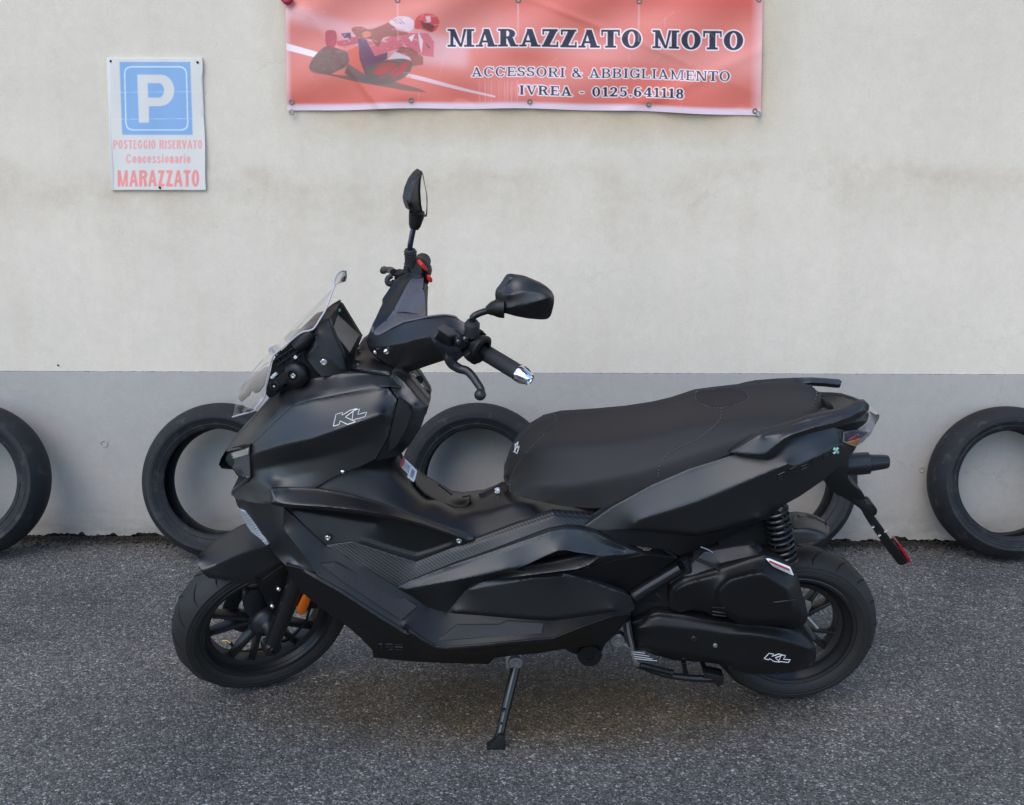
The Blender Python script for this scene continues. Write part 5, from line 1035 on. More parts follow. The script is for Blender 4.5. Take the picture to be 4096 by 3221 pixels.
stroke('logo', lambda x, y: on('fair', x, y, .0014), [Kb, Lb], m_silver, fair_o, r=.0012, n=5)
Ks = [T(1575, 1160), T(1592, 1150), T(1600, 1075), T(1632, 1048), T(1612, 1110), T(1645, 1095)]; Ls = [T(1604, 1120), T(1640, 1105), T(1618, 1180), T(1590, 1165), T(1604, 1120)]
stroke('logo', lambda x, y: on('seat', x, y, .0012), [Ks, Ls, [T(1590, 1080), T(1625, 1060)]], m_silver, seat_o, r=.0016, n=5)
# tail end: hump, light, grab rails
panel('tail_hump', [N(790, 180, .09), N(845, 174, .10), N(930, 176, .10), N(1010, 182, .10), N(1100, 210, .09), N(1180, 240, .07), N(1225, 290, .03), N(1240, 340, -.02), N(1220, 410, -.06), N(1150, 472, -.09), N(1015, 495, -.115), N(850, 480, -.125), N(700, 470, -.13), N(740, 400, -.12), N(850, 310, -.08), N(890, 300, -.05), N(910, 260, .0), N(840, 225, .04)], m_plas, scoot, mir=False, soft=1, rim=.02, target=900, key='hump',
      creases=[[N(850, 400, -.122), N(1000, 380, -.118), N(1120, 350, -.105), N(1215, 320, -.06)], [N(860, 470, -.126), N(1000, 435, -.124), N(1120, 405, -.112), N(1200, 390, -.085)]])
slab('seat_catch', [N(850, 225), N(905, 240), N(915, 270), N(890, 320), N(850, 330)], -.04, .02, m_deep, scoot, bevel=.004, vref=-.02)
panel('tail_lamp', [N(1228, 275, .02), N(1262, 290, .01), N(1292, 325, .0), N(1293, 370, -.005), N(1280, 430, -.012), N(1240, 512, -.03), N(1180, 570, -.06), N(1122, 612, -.095), N(1105, 600, -.105), N(1160, 545, -.085), N(1218, 492, -.06), N(1140, 470, -.098), N(1185, 440, -.085), N(1222, 400, -.06), N(1240, 340, -.03)], m_tail, scoot, mir=True, soft=0, rim=.02, target=600)
panel('rear_indicator', [N(1012, 490, -.122), N(1120, 480, -.105), N(1218, 490, -.063), N(1160, 545, -.088), N(1118, 605, -.100), N(1010, 570, -.127)], m_smoke, scoot, soft=0, rim=.01, target=250, key='ind')
panel('amber_lens', [N(1040, 578, -.1268), N(1158, 545, -.0905), N(1116, 602, -.1035)], mat('amber_lens', (.32, .09, .012), .2), bpy.data.objects['rear_indicator'], soft=0, rim=.002, target=120)
panel('red_lens', [N(1045, 555, -.1262), N(1130, 510, -.1025), N(1150, 520, -.0955), N(1125, 548, -.1055)], mat('red_lens', (.12, .025, .035), .2), bpy.data.objects['rear_indicator'], soft=0, rim=.002, target=120)
stroke('lamp_trim', lambda x, y: F0.P(x, y, np.interp(x, [N(1010, 0)[0], N(1120, 0)[0]], [-.130, -.106])), [[N(1014, 488), N(1010, 570), N(1060, 590), N(1120, 608)]], m_thread, scoot, r=.0022)
panel('grab_rail', [N(50, 664, -.168), N(150, 610, -.172), N(280, 525, -.172), N(360, 488, -.170), N(560, 432, -.168), N(720, 378, -.166), N(850, 345, -.160), N(1000, 315, -.152), N(1090, 285, -.145), N(1165, 243, -.135), N(1205, 240, -.130), N(1230, 262, -.128), N(1224, 300, -.13), N(1160, 362, -.14), N(1090, 392, -.148), N(1000, 428, -.158), N(880, 462, -.166), N(760, 488, -.174), N(620, 530, -.184), N(560, 550, -.188), N(530, 580, -.190), N(470, 650, -.188), N(405, 700, -.186), N(360, 716, -.184), N(300, 710, -.18), N(170, 690, -.174)], m_paint, scoot, soft=1, rim=.022, target=1300, key='rail', mir=False,
      creases=[[N(60, 668, -.176), N(300, 690, -.196), N(345, 680, -.200), N(500, 545, -.204), N(570, 510, -.202), N(760, 450, -.192), N(900, 420, -.182), N(1050, 370, -.168), N(1160, 310, -.148)], [N(330, 530, -.186), N(560, 475, -.188), N(760, 425, -.182), N(1000, 350, -.166), N(1160, 275, -.142)]])
panel('grab_rail', [N(60, 92, .155), N(170, 62, .158), N(260, 45, .16), N(450, 30, .162), N(600, 24, .162), N(740, 21, .162), N(870, 29, .16), N(975, 38, .158), N(998, 55, .156), N(990, 80, .152), N(960, 82, .152), N(850, 70, .15), N(740, 65, .15), N(660, 74, .15), N(560, 60, .145), N(300, 75, .145), N(100, 100, .145)], m_paint, scoot, soft=1, rim=lambda u, v, w_: (0, .005, -.012), mir=False, target=400)
# plate carrier and tail guard
slab('rear_guard', [N(840, 880), N(950, 760), N(1060, 690), N(1050, 880), N(1090, 935), N(1120, 960), N(1165, 985), N(1205, 1058), N(1170, 1068), N(1090, 1062), N(1000, 1040), N(960, 1030), N(880, 960), N(850, 905)], -.045, .045, m_plas, scoot, bevel=.006, rc=10)
pc = slab('plate_carrier', [N(990, 1040), N(1110, 1058), N(1195, 1068), N(1212, 1108), N(1265, 1103), N(1285, 1125), N(1304, 1160), N(1292, 1196), N(1270, 1205), N(1345, 1300), N(1460, 1470), N(1562, 1590), N(1556, 1610), N(1505, 1628), N(1480, 1618), N(1380, 1490), N(1240, 1280), N(1195, 1190), N(1150, 1140), N(1060, 1075)], -.03, .02, m_plas, scoot, bevel=.004, rc=8)
V, Fc = slab('x', [N(1464, 1428), N(1484, 1432), N(1556, 1530), N(1590, 1590), N(1587, 1608), N(1566, 1606), N(1556, 1585), N(1500, 1500)], -.026, .016, None, None, retn=True); obj('rear_reflector', V, Fc, m_redr, pc, bevel=.003)
for (x, y) in ((1262, 1300), (1318, 1370), (1370, 1335)): bolt(F0.P(*N(x, y, -.032)), F0.M@np.array([-.5, -.8, 0]), .004, pc, name='bolt')
# exhaust end, far side
q = [F0.P(*N(700, 820, .17)), F0.P(*N(1000, 770, .17)), F0.P(*N(1225, 752, .17)), F0.P(*N(1236, 752, .17)), F0.P(*N(1370, 742, .17)), F0.P(*N(1392, 742, .17)), F0.P(*N(1396, 742, .17))]
V, Fc = tube_g(q, [.036, .034, .032, .025, .0205, .018, .010], 32); obj('silencer', V, Fc, m_alu, scoot, ang=30)
# ---- rear shock, hugger
sa, sb = F0.loc(F0.P(*N(428, 1150, -.115))), F0.loc(F0.P(*N(515, 1600, -.115)))
def helix(a, b, R, turns, r, n=22, wob=0):
    a = np.array(a); b = np.array(b); t = (b-a)/np.linalg.norm(b-a); e1 = np.cross(t, [0, 1, 0]); e1 /= np.linalg.norm(e1); e2 = np.cross(t, e1); P = []
    for i in range(int(turns*n)+1): s_ = i/(turns*n); th = 2*pi*turns*s_; P.append(F0.W(*(a+(b-a)*s_+R*(cos(th)*e1+sin(th)*e2))))
    return tube_g(P, r, 8)
V, Fc = helix(sa, sb, .030, 9.6, .0050); sk = obj('shock_spring', V, Fc, m_gloss, scoot)
V, Fc = tube_g([F0.W(*(sa+(sb-sa)*t)) for t in (-.05, 0, .12, .13, .5, .51, 1.05)], [.018, .018, .018, .008, .008, .016, .016], 16); obj('damper', V, Fc, m_deep, sk)
tube('shock_mount', [F0.P(*N(470, 1160, -.125)), F0.P(*N(500, 1130, -.125)), F0.P(*N(505, 1110, -.125))], [.012, .010, .012], m_alu, scoot, n=10)
panel('rear_mudguard', [N(500, 1245, -.08), N(540, 1210, -.04), N(620, 1200, .0), N(700, 1208, .03), N(790, 1232, .04), N(860, 1270, .03), N(893, 1300, .0), N(890, 1345, -.05), N(860, 1392, -.082), N(800, 1415, -.085), N(700, 1430, -.085), N(600, 1445, -.085), N(500, 1440, -.085), N(470, 1340, -.085)], m_paint, scoot, fr=F0, mir=False, soft=2, rim=.02, target=700, key='hug',
      creases=[[N(520, 1330, -.080), N(700, 1310, -.079), N(800, 1330, -.078), N(880, 1365, -.072)]])
# ---- engine unit
m_eng = add_noise(mat('engine_black', (.010, .010, .011), .45, .1, .4), 500, .2, .0005, .05, .3)
slab('engine_core', [F_(200, 850), F_(560, 560), F_(1080, 480), F_(1320, 660), F_(1340, 900), F_(1360, 1060), F_(1200, 1300), F_(800, 1260), F_(300, 1180), F_(200, 1100)], -.13, .05, m_deep, scoot, bevel=.01)
panel('air_box_lid', [F_(545, 655, -.15), F_(700, 520, -.145), F_(900, 485, -.145), F_(1030, 468, -.145), F_(1085, 500, -.145), F_(1105, 545, -.15), F_(900, 585, -.16), F_(700, 640, -.165), F_(560, 690, -.165)], m_eng, scoot, mir=False, soft=0, rim=.05, target=400, creases=[[F_(1025, 475, -.158), F_(1060, 530, -.162), F_(800, 590, -.166)]])
panel('air_box', [F_(468, 800, -.17), F_(490, 752, -.172), F_(560, 700, -.174), F_(700, 665, -.176), F_(870, 615, -.178), F_(1000, 570, -.178), F_(1100, 542, -.176), F_(1180, 560, -.174), F_(1290, 630, -.170), F_(1325, 700, -.168), F_(1345, 780, -.168), F_(1388, 940, -.168), F_(1375, 990, -.168), F_(1340, 1012, -.17), F_(1280, 1035, -.168), F_(1225, 1008, -.176), F_(1080, 1004, -.18), F_(930, 995, -.178), F_(850, 950, -.176), F_(760, 942, -.174), F_(690, 905, -.172), F_(640, 890, -.172), F_(540, 918, -.17), F_(480, 898, -.168), F_(462, 850, -.168)], m_plas, scoot, mir=False, soft=2, cw=1, rim=.06, target=2400, key='air',
      creases=[[F_(500, 800, -.186), F_(520, 760, -.190), F_(640, 710, -.194), F_(790, 672, -.194)],
               [F_(762, 900, -.192), F_(745, 820, -.193), F_(790, 730, -.196), F_(860, 682, -.200), F_(1000, 645, -.204), F_(1085, 612, -.204), F_(1180, 660, -.202), F_(1290, 735, -.196), F_(1330, 860, -.196), F_(1350, 960, -.192)],
               [F_(800, 770, -.222), F_(870, 700, -.226), F_(1000, 668, -.228), F_(1090, 660, -.228), F_(1250, 760, -.224), F_(1290, 900, -.220), F_(1200, 965, -.216), F_(1000, 968, -.214), F_(860, 930, -.214), F_(800, 850, -.218), F_(800, 770, -.222)]])
stroke('air_box_rib', lambda x, y: on('air', x, y, .001), [[F_(1160, 852), F_(1310, 834)], [F_(750, 885), F_(835, 890)], [F_(752, 912), F_(840, 925)], [F_(755, 935), F_(840, 945)]], m_eng, scoot, r=.0018)
panel('engine_label', [F_(1114, 565, -.19), F_(1135, 567, -.19), F_(1270, 622, -.188), F_(1292, 672, -.19), F_(1160, 612, -.197)], m_white, scoot, mir=False, soft=0, rim=.002, target=150, key='elab')
stroke('label_stripe', lambda x, y: on('elab', x, y, .0018), [[F_(1132, 575), F_(1262, 630)], [F_(1136, 582), F_(1268, 637)]], mat('label_red_ink', (.4, .03, .04), .5), bpy.data.objects['engine_label'], r=.0018, n=4)
stroke('label_print', lambda x, y: on('elab', x, y, .0018), [[F_(1148, 597), F_(1275, 648)], [F_(1155, 606), F_(1283, 660)]], mat('label_grey_ink', (.3, .3, .32), .5), bpy.data.objects['engine_label'], r=.0008, n=4)
panel('transmission_cover', [F_(215, 985, -.155), F_(300, 960, -.16), F_(345, 935, -.162), F_(390, 922, -.162), F_(560, 940, -.166), F_(700, 972, -.170), F_(900, 1000, -.174), F_(1100, 1010, -.174), F_(1260, 1035, -.172), F_(1330, 1062, -.170), F_(1400, 1120, -.168), F_(1440, 1160, -.162), F_(1442, 1220, -.158), F_(1425, 1280, -.158), F_(1300, 1318, -.158), F_(1150, 1334, -.160), F_(1000, 1330, -.160), F_(900, 1305, -.160), F_(840, 1270, -.160), F_(700, 1252, -.158), F_(500, 1240, -.155), F_(340, 1195, -.15), F_(290, 1170, -.15), F_(235, 1175, -.15), F_(215, 1080, -.15)], m_plas, scoot, mir=False, soft=2, rim=.06, target=2400, key='cvt',
      creases=[[F_(240, 1025, -.178), F_(400, 1010, -.184), F_(700, 1032, -.190), F_(850, 1060, -.196), F_(1000, 1062, -.200), F_(1150, 1085, -.204), F_(1280, 1120, -.200), F_(1405, 1165, -.186)],
               [F_(300, 970, -.172), F_(390, 950, -.175), F_(700, 992, -.180), F_(900, 1020, -.184)],
               [F_(260, 1150, -.172), F_(500, 1190, -.182), F_(750, 1230, -.186), F_(900, 1280, -.192), F_(1100, 1300, -.192), F_(1300, 1290, -.186), F_(1405, 1250, -.176)]])
Kc = [F_(*p) for p in ((1097, 1228), (1130, 1193), (1162, 1198), (1150, 1213), (1193, 1197), (1222, 1203), (1172, 1222), (1202, 1252), (1160, 1246), (1135, 1228), (1126, 1236), (1097, 1228))]
Lc_ = [F_(*p) for p in ((1212, 1204), (1240, 1207), (1226, 1232), (1272, 1236), (1258, 1254), (1192, 1246), (1212, 1204))]
stroke('logo', lambda x, y: on('cvt', x, y, .0014), [Kc, Lc_], m_silver, bpy.data.objects['transmission_cover'], r=.0012, n=5)
bolt(on('cvt', *F_(770, 1140), .001), -F0.M[:, 1], .006, scoot, m=m_steel); bolt(on('cvt', *F_(628, 1095), .001), -F0.M[:, 1], .008, scoot, m=m_eng)
for (x, y) in ((335, 1170), (560, 1222), (870, 1285), (1180, 1322), (1400, 1268), (1415, 1178), (330, 965)): bolt(F0.P(*F_(x, y, -.166)), -F0.M[:, 1], .0055, scoot, m=m_eng)
slab('crankcase_rim', [F_(172, 985), F_(205, 975), F_(222, 1080), F_(242, 1178), F_(190, 1152), F_(160, 1060)], -.165, -.13, m_alu, scoot, bevel=.003)
stroke('case_edge', lambda x, y: F0.P(x, y, -.168), [[F_(180, 985), F_(192, 1060), F_(214, 1150), F_(216, 1176)]], m_steel, scoot, r=.0042)
stroke('cooling_fin', lambda x, y: F0.P(x, y, -.15), [[F_(212, 1182), F_(300, 1192)], [F_(218, 1196), F_(330, 1212)], [F_(225, 1212), F_(350, 1230)], [F_(230, 1228), F_(380, 1243)]], m_steel, scoot, r=.0022)
slab('stand_bracket', [F_(205, 1180), F_(232, 1188), F_(245, 1240), F_(270, 1262), F_(262, 1288), F_(232, 1278), F_(215, 1230)], -.15, -.135, m_steel, scoot, bevel=.002)
q = F0.P(*F_(120, 1110, -.15)); V, Fc = lathe_g(q, -F0.M[:, 1], [(-.02, .022), (.0, .021), (.003, .018), (.003, .013), (.006, .012), (.006, .007), (.001, .006), (.001, .0001)], 24); obj('pivot_bolt', V, Fc, m_steel, scoot)
tube('engine_hanger', [F0.P(*F_(150, 1120, -.14)), F0.P(*F_(215, 1150, -.14))], .012, m_steel, scoot, n=10)
tube('frame_arm', [F0.P(*F_(225, 810, -.15)), F0.P(*F_(300, 760, -.15)), F0.P(*F_(535, 620, -.15))], [.020, .018, .018], m_gloss, scoot, n=16)
tube('frame_arm', [F0.P(*F_(560, 560, -.15)), F0.P(*F_(600, 640, -.15)), F0.P(*F_(470, 720, -.14))], [.013, .012, .011], m_gloss, scoot, n=12)
tube('exhaust_pipe', [F0.P(*F_(235, 878, -.12)), F0.P(*F_(440, 862, -.12))], .0085, mat('heat_tinted_steel', (.16, .09, .04), .35, .8), scoot, n=12)
tube('radiator_hose', [F0.P(*F_(540, 560, -.12)), F0.P(*F_(620, 610, -.13)), F0.P(*F_(640, 680, -.13))], .011, m_deep, scoot, n=12, sm=4)
slab('throttle_body', [F_(300, 830), F_(360, 790), F_(390, 780), F_(420, 820), F_(430, 850), F_(300, 860)], -.13, -.10, m_steel_d, scoot, bevel=.004)
panel('inner_mudguard', [N(0, 1380, -.12), N(120, 1320, -.12), N(260, 1250, -.12), N(360, 1200, -.11), N(420, 1230, -.10), N(420, 1500, -.10), N(300, 1480, -.11), N(200, 1500, -.12), N(0, 1560, -.12), N(-60, 1420, -.12)], m_plas, scoot, mir=False, soft=0, rim=.03, target=400)
tube('hose_clip', [F0.P(*F_(672, 482, -.145)), F0.P(*F_(720, 500, -.145)), F0.P(*F_(770, 530, -.145))], .0022, m_steel, scoot, n=6, sm=3)
tube('cable', [F0.P(*F_(640, 560, -.15)), F0.P(*F_(760, 610, -.172)), F0.P(*F_(800, 640, -.178))], .004, m_deep, scoot, n=8, sm=4)
# wheel-side details behind the covers
slab('brake_lever_arm', [F_(1350, 1010), F_(1380, 985), F_(1440, 1080), F_(1440, 1110), F_(1400, 1090)], -.10, -.09, m_steel_d, scoot, bevel=.002)
tube('cable_adjuster', [F0.P(*F_(1380, 950, -.10)), F0.P(*F_(1450, 1025, -.10))], .006, m_steel, scoot, n=10)
slab('sensor_bracket', [F_(1370, 835), F_(1410, 850), F_(1412, 880), F_(1390, 930), F_(1375, 900)], -.085, -.08, m_steel, scoot, bevel=.001)
# centre stand folded up
tube('centre_stand', [F0.P(*F_(250, 1268, -.13)), F0.P(*F_(420, 1330, -.14)), F0.P(*F_(620, 1358, -.14)), F0.P(*F_(815, 1362, -.14))], [.009, .009, .010, .011], m_gloss, scoot, n=14, sm=3)
sa2 = F0.loc(F0.P(*F_(270, 1272, -.15))); sb2 = F0.loc(F0.P(*F_(490, 1325, -.15))); V, Fc = helix(sa2, sb2, .0085, 22, .0017, 10); obj('stand_spring', V, Fc, m_gloss, scoot)
slab('stand_foot', [F_(690, 1320), F_(740, 1330), F_(830, 1350), F_(825, 1400), F_(790, 1425), F_(765, 1400), F_(760, 1372), F_(700, 1360)], -.16, -.12, m_gloss, scoot, bevel=.004)
slab('stand_leg', [F_(545, 1255), F_(575, 1258), F_(595, 1345), F_(560, 1350)], -.10, -.08, m_gloss, scoot, bevel=.002)
slab('stand_leg', [F_(670, 1262), F_(700, 1262), F_(735, 1345), F_(700, 1350)], -.10, -.08, m_gloss, scoot, bevel=.002)
q = F0.P(*G(1735, 1315, -.14)); V, Fc = lathe_g(q, -F0.M[:, 1], [(-.04, .030), (-.006, .034), (.0, .032), (.0, .012), (-.004, .011), (-.004, .0001)], 36); obj('stand_bump_stop', V, Fc, m_plas, scoot)
slab('bump_bracket', [G(1540, 1255), G(1700, 1230), G(1850, 1225), G(1820, 1290), G(1660, 1310), G(1600, 1290)], -.12, -.08, m_deep, scoot, bevel=.003)
# side stand: from its bracket down to the ground
top = F0.P(*Q(585, 560, -.16)); foot = ground(*Q(345, 1462)); foot_c = foot+np.array([.01, .0, .014])
kn = top+(foot_c-top)*.56
st_ = tube('side_stand', [top, top+(foot_c-top)*.1, kn, kn+(foot_c-top)*.02, foot_c+(top-foot_c)*.10, foot_c+(top-foot_c)*.03], [.014, .0135, .0135, .0125, .0120, .0125], m_gloss, scoot, n=24)
q = F0.P(*Q(578, 548, -.172)); V, Fc = lathe_g(q, -F0.M[:, 1], [(-.02, .021), (.0, .021), (.004, .018), (.004, .0115), (.009, .010), (.009, .006), (.005, .005), (.005, .0001)], 28); obj('stand_pivot', V, Fc, m_steel, st_)
fx = (foot_c[0], foot_c[1]); pl_ = []
for (z, a, b_, c_) in ((.001, -.030, .018, .015), (.005, -.031, .019, .016), (.011, -.022, .018, .015), (.034, -.002, .018, .013), (.040, .002, .016, .011)):
    for (dx, dy) in ((a, -c_), (b_, -c_), (b_, c_), (a, c_)): pl_.append((fx[0]+dx, fx[1]+dy, z))
obj('stand_shoe', pl_, [[3, 2, 1, 0], [16, 17, 18, 19]]+[[4*i+j, 4*i+(j+1) % 4, 4*i+4+(j+1) % 4, 4*i+4+j] for i in range(4) for j in range(4)], m_deep, st_, bevel=.004)
bolt(kn+np.array([-.006, -.013, .0]), (0, -1, 0), .005, st_, name='spring_peg', m=m_gloss); bolt(kn+(foot_c-top)*.17+np.array([-.004, -.013, 0]), (0, -1, 0), .003, st_, name='spring_peg', m=m_gloss)
slab('stand_plate', [Q(462, 445), Q(640, 430), Q(655, 520), Q(600, 600), Q(530, 600), Q(500, 645), Q(475, 625)], -.165, -.150, m_steel, scoot, bevel=.002, rc=6)
for (x, y) in ((543, 450), (680, 445)): bolt(F0.P(*Q(x, y, -.167)), -F0.M[:, 1], .006, scoot, m=m_steel)
# ---- dash pod, screen bracket, windscreen
panel('instrument_pod', [H(845, 893, -.10), H(900, 800, -.098), H(952, 752, -.092), H(945, 700, -.07), H(1005, 590, -.05), H(1068, 500, -.0), H(1120, 458, .04), H(1190, 418, .085), H(1205, 425, .085), H(1160, 500, .0), H(1085, 592, -.075), H(1112, 680, -.085), H(1160, 800, -.092), H(1232, 960, -.10), H(1262, 1080, -.102), H(1292, 1172, -.105), H(1250, 1186, -.108), H(1120, 1192, -.118), H(1010, 1198, -.125), H(930, 1110, -.122), H(852, 995, -.115)], m_plas, scoot, mir=False, soft=0, rim=.02, target=1300, key='pod',
      creases=[[H(952, 752, -.096), H(968, 850, -.104), H(985, 880, -.106), H(1100, 1010, -.112), H(1250, 1130, -.110)], [H(850, 990, -.118), H(975, 870, -.107)], [H(950, 700, -.08), H(1078, 592, -.078)]])
panel('instrument_face', [H(1190, 418, .085), H(1232, 448, .088), H(1440, 790, .085), H(1400, 880, .03), H(1382, 910, .0), H(1340, 1100, -.08), H(1295, 1175, -.1), H(1262, 1080, -.096), H(1232, 960, -.094), H(1160, 800, -.086), H(1112, 680, -.079), H(1088, 592, -.070), H(1130, 510, .0)], m_deep, scoot, mir=False, soft=0, rim=.02, target=700, creases=[[H(1195, 530, .066), H(1412, 772, .066), H(1312, 958, -.064), H(1122, 706, -.066), H(1195, 530, .066)]])
panel('display', [H(1182, 545, .050), H(1412, 762, .050), H(1310, 948, -.066), H(1128, 715, -.070)], m_disp, scoot, mir=False, soft=0, rim=.002, target=150)
bolt(F0.P(*H(1038, 1052, -.116)), F0.M@np.array([.1, -1, .1]), .0082, scoot); bolt(F0.P(*H(1198, 505, .062)), F0.M@np.array([.5, -.5, .5]), .004, scoot, m=m_mint)
bk = slab('screen_bracket', [H(430, 1340), H(470, 1180), H(500, 1030), H(560, 960), H(640, 890), H(780, 750), H(880, 728), H(922, 765), H(850, 860), H(838, 900), H(860, 1000), H(1000, 1190), H(900, 1250), H(760, 1290), H(560, 1380), H(470, 1435), H(428, 1390)], -.105, -.088, m_deep, scoot, rc=12, bevel=.003)
slab('screen_bracket', [H(430, 1340), H(470, 1180), H(500, 1030), H(560, 960), H(640, 890), H(780, 750), H(880, 728), H(922, 765), H(850, 860), H(838, 900), H(860, 1000), H(1000, 1190), H(900, 1250), H(760, 1290), H(560, 1380), H(470, 1435), H(428, 1390)], .088, .105, m_deep, scoot, rc=12, bevel=.003, vref=-.105)
rb = []
for i in range(5): rb += [[H(520+i*62, 960-i*30), H(620+i*55, 1110-i*20)]]
for i in range(3): rb += [[H(505+i*50, 1040+i*42), H(800, 850+i*55)]]
stroke('bracket_rib', lambda x, y: F0.P(x, y, -.108), rb, m_plas, bk, r=.0026)
tube('bracket_sleeve', [F0.P(*H(905, 745, -.10)), F0.P(*H(820, 830, -.11)), F0.P(*H(740, 900, -.115))], [.014, .020, .016], m_plas, scoot, n=18)
def knob(x, y, r, v, nm):
    q = F0.P(*H(x, y, v)); ax = F0.M@np.array([-.25, -1, .05]); V, Fc = lathe_g(q, ax, [(-.03, r*1.25), (-.012, r*1.3), (-.006, r*1.15), (0, r*.8), (.0, r*.55), (-.006, r*.5), (-.006, r*.0+.0001)], 30); o = obj(nm, V, Fc, m_plas, scoot); bolt(q-ax*.003, ax, r*.3, o); return o
knob(712, 1195, .025, -.135, 'height_knob'); knob(515, 1302, .014, -.130, 'height_knob')
stroke('bracket_slot', lambda x, y: F0.P(x, y, -.109), [[H(728, 985), H(752, 1005)], [H(490, 1218), H(520, 1185), H(545, 1165)]], m_white, bk, r=.0045)
slab('bracket_arm', [H(520, 1240), H(600, 1160), H(700, 1180), H(720, 1260), H(620, 1280), H(560, 1340)], -.128, -.105, m_deep, scoot, rc=10, bevel=.004)
shield = [H(80, 1625, -.02), H(300, 1562, -.115), H(330, 1525, -.118), H(415, 1415, -.124), H(430, 1300, -.128), H(455, 1170, -.13), H(485, 1045, -.132), H(520, 970, -.133), H(640, 870, -.135), H(790, 745, -.136), H(890, 716, -.134), H(935, 692, -.130), H(990, 610, -.118), H(1060, 492, -.104), H(1105, 370, -.088), H(1148, 255, -.07), H(1152, 190, -.055), H(1180, 125, -.035), H(1225, 95, -.012), H(1272, 92, .02), H(1280, 105, .03), H(1262, 200, .05), H(1150, 245, .075), H(1000, 395, .085), H(850, 540, .09), H(700, 690, .09), H(560, 845, .085), H(400, 1020, .065), H(250, 1190, .045), H(170, 1310, .03), H(125, 1420, .015)]
panel('windscreen', shield, m_clear, scoot, mir=False, soft=3, rim=0, target=1800, key='ws', creases=[[H(88, 1610, -.018), H(150, 1440, -.022), H(260, 1260, -.02), H(400, 1090, -.015), H(560, 920, -.01), H(750, 690, -.005), H(950, 470, .0), H(1165, 235, .0)]])
ws = bpy.data.objects['windscreen']
V, Fc = tube_g([F0.P(*p) for p in spline(shield[0:1]+shield[1:20], 4)], .0022, 8); obj('screen_edge', V, Fc, m_edge, ws)
V, Fc = tube_g([F0.P(*p) for p in spline([shield[19], H(1276, 150, .04), shield[21]], 4)], .0016, 6); obj('screen_edge', V, Fc, m_edge, ws)
stroke('screen_fold', lambda x, y: F0.P(x, y, -.004), [[H(750, 690), H(950, 480), H(1150, 262), H(1274, 120)]], m_edge, ws, r=.0007, n=5)
stroke('screen_rim', lambda x, y: F0.P(x, y, .03), [[H(125, 1420), H(170, 1310), H(250, 1190), H(400, 1020)]], m_edge, ws, r=.0011, n=5)
panel('screen_mount', [H(135, 1430, .04), H(200, 1300, .06), H(420, 1110, .09), H(455, 1110, .08), H(430, 1250, .06), H(360, 1360, .05), H(320, 1375, .045), H(275, 1340, .05), H(250, 1400, .045), H(175, 1465, .04)], m_mnt, scoot, mir=False, soft=0, rim=.006, target=250)
tube('screen_fixing', [F0.P(*H(495, 935, .1)), F0.P(*H(545, 915, .12))], [.012, .014], mat('fixing_grey', (.35, .34, .36), .3), scoot, n=14)
panel('screen_mount', [H(630, 800, .11), H(690, 735, .12), H(760, 712, .12), H(820, 700, .12), H(865, 708, .12), H(800, 745, .11), H(690, 810, .10), H(640, 835, .10)], m_mnt, scoot, mir=False, soft=0, rim=.006, target=150)
# ---- handlebar group (steering frame)
hb = panel('handlebar_cover', [I(48, 600, -.0), I(50, 560, .0), I(70, 500, .005), I(110, 400, .015), I(150, 320, .03), I(190, 230, .055), I(215, 180, .075), I(214, 130, .09), A(1085, 880, .115), A(1130, 810, .15), A(1170, 780, .172), A(1215, 760, .19), A(1300, 780, .19), A(1250, 822, .178), A(1200, 900, .13), A(1140, 1012, .05), A(1080, 1060, .025), I(200, 430, .012), I(130, 470, .0), I(122, 500, -.01), I(140, 515, -.018), I(180, 516, -.03), I(300, 450, -.055), I(450, 380, -.085), I(710, 322, -.130), I(900, 299, -.160), I(1000, 315, -.178), I(1040, 340, -.188), I(1140, 400, -.212), I(1145, 470, -.222), I(1100, 520, -.225), I(900, 420, -.200), I(830, 500, -.205), I(770, 560, -.20), I(890, 650, -.205), I(892, 712, -.205), I(700, 775, -.16), I(500, 845, -.118), I(430, 872, -.1), I(380, 880, -.09), I(280, 840, -.07), I(150, 750, -.045), I(80, 690, -.015), I(60, 650, -.005)], m_paint, scoot, fr=FS, mir=False, soft=1, rim=lambda u, v, w_: (.012, .0, -.02), target=3000, key='hb',
      creases=[[I(60, 610, -.005), I(82, 655, -.032), I(230, 640, -.075), I(500, 598, -.135), I(535, 575, -.142), I(700, 540, -.178), I(820, 505, -.208)],
               [I(130, 460, -.0), I(110, 500, -.005), I(75, 570, -.012)],
               [I(200, 290, .035), A(1110, 900, .105), A(1190, 795, .16)]])
panel('bar_cover_top', [I(122, 480, -.002), I(200, 420, .012), I(360, 275, .045), I(440, 272, .055), I(560, 276, .06), I(640, 300, .055), I(708, 320, .02), I(712, 330, -.11), I(450, 386, -.088), I(300, 455, -.058), I(180, 518, -.032), I(140, 518, -.02), I(120, 500, -.008)], m_paint_lit, scoot, fr=FS, mir=False, soft=1, rim=.01, target=600)
panel('bar_cover_trim', [J(375, 1270, .048), J(470, 1080, .09), J(560, 900, .13), J(620, 760, .165), J(660, 700, .182), J(710, 685, .19), J(830, 690, .19), J(822, 860, .150), J(790, 865, .15), J(725, 890, .145), J(660, 980, .12), J(560, 1140, .082), J(478, 1275, .05)], m_paint_lit, scoot, fr=FS, mir=False, soft=0, rim=.015, target=500)
panel('bar_cover_inner', [J(490, 1270, .052), J(600, 1110, .09), J(700, 960, .122), J(745, 915, .135), J(800, 918, .135), J(815, 880, .140), J(830, 900, .13), J(850, 1050, .10), J(865, 1250, .06), J(868, 1365, .02), J(780, 1370, .01), J(700, 1300, .04)], m_paint_lit, scoot, fr=FS, mir=False, soft=0, rim=.015, target=500)
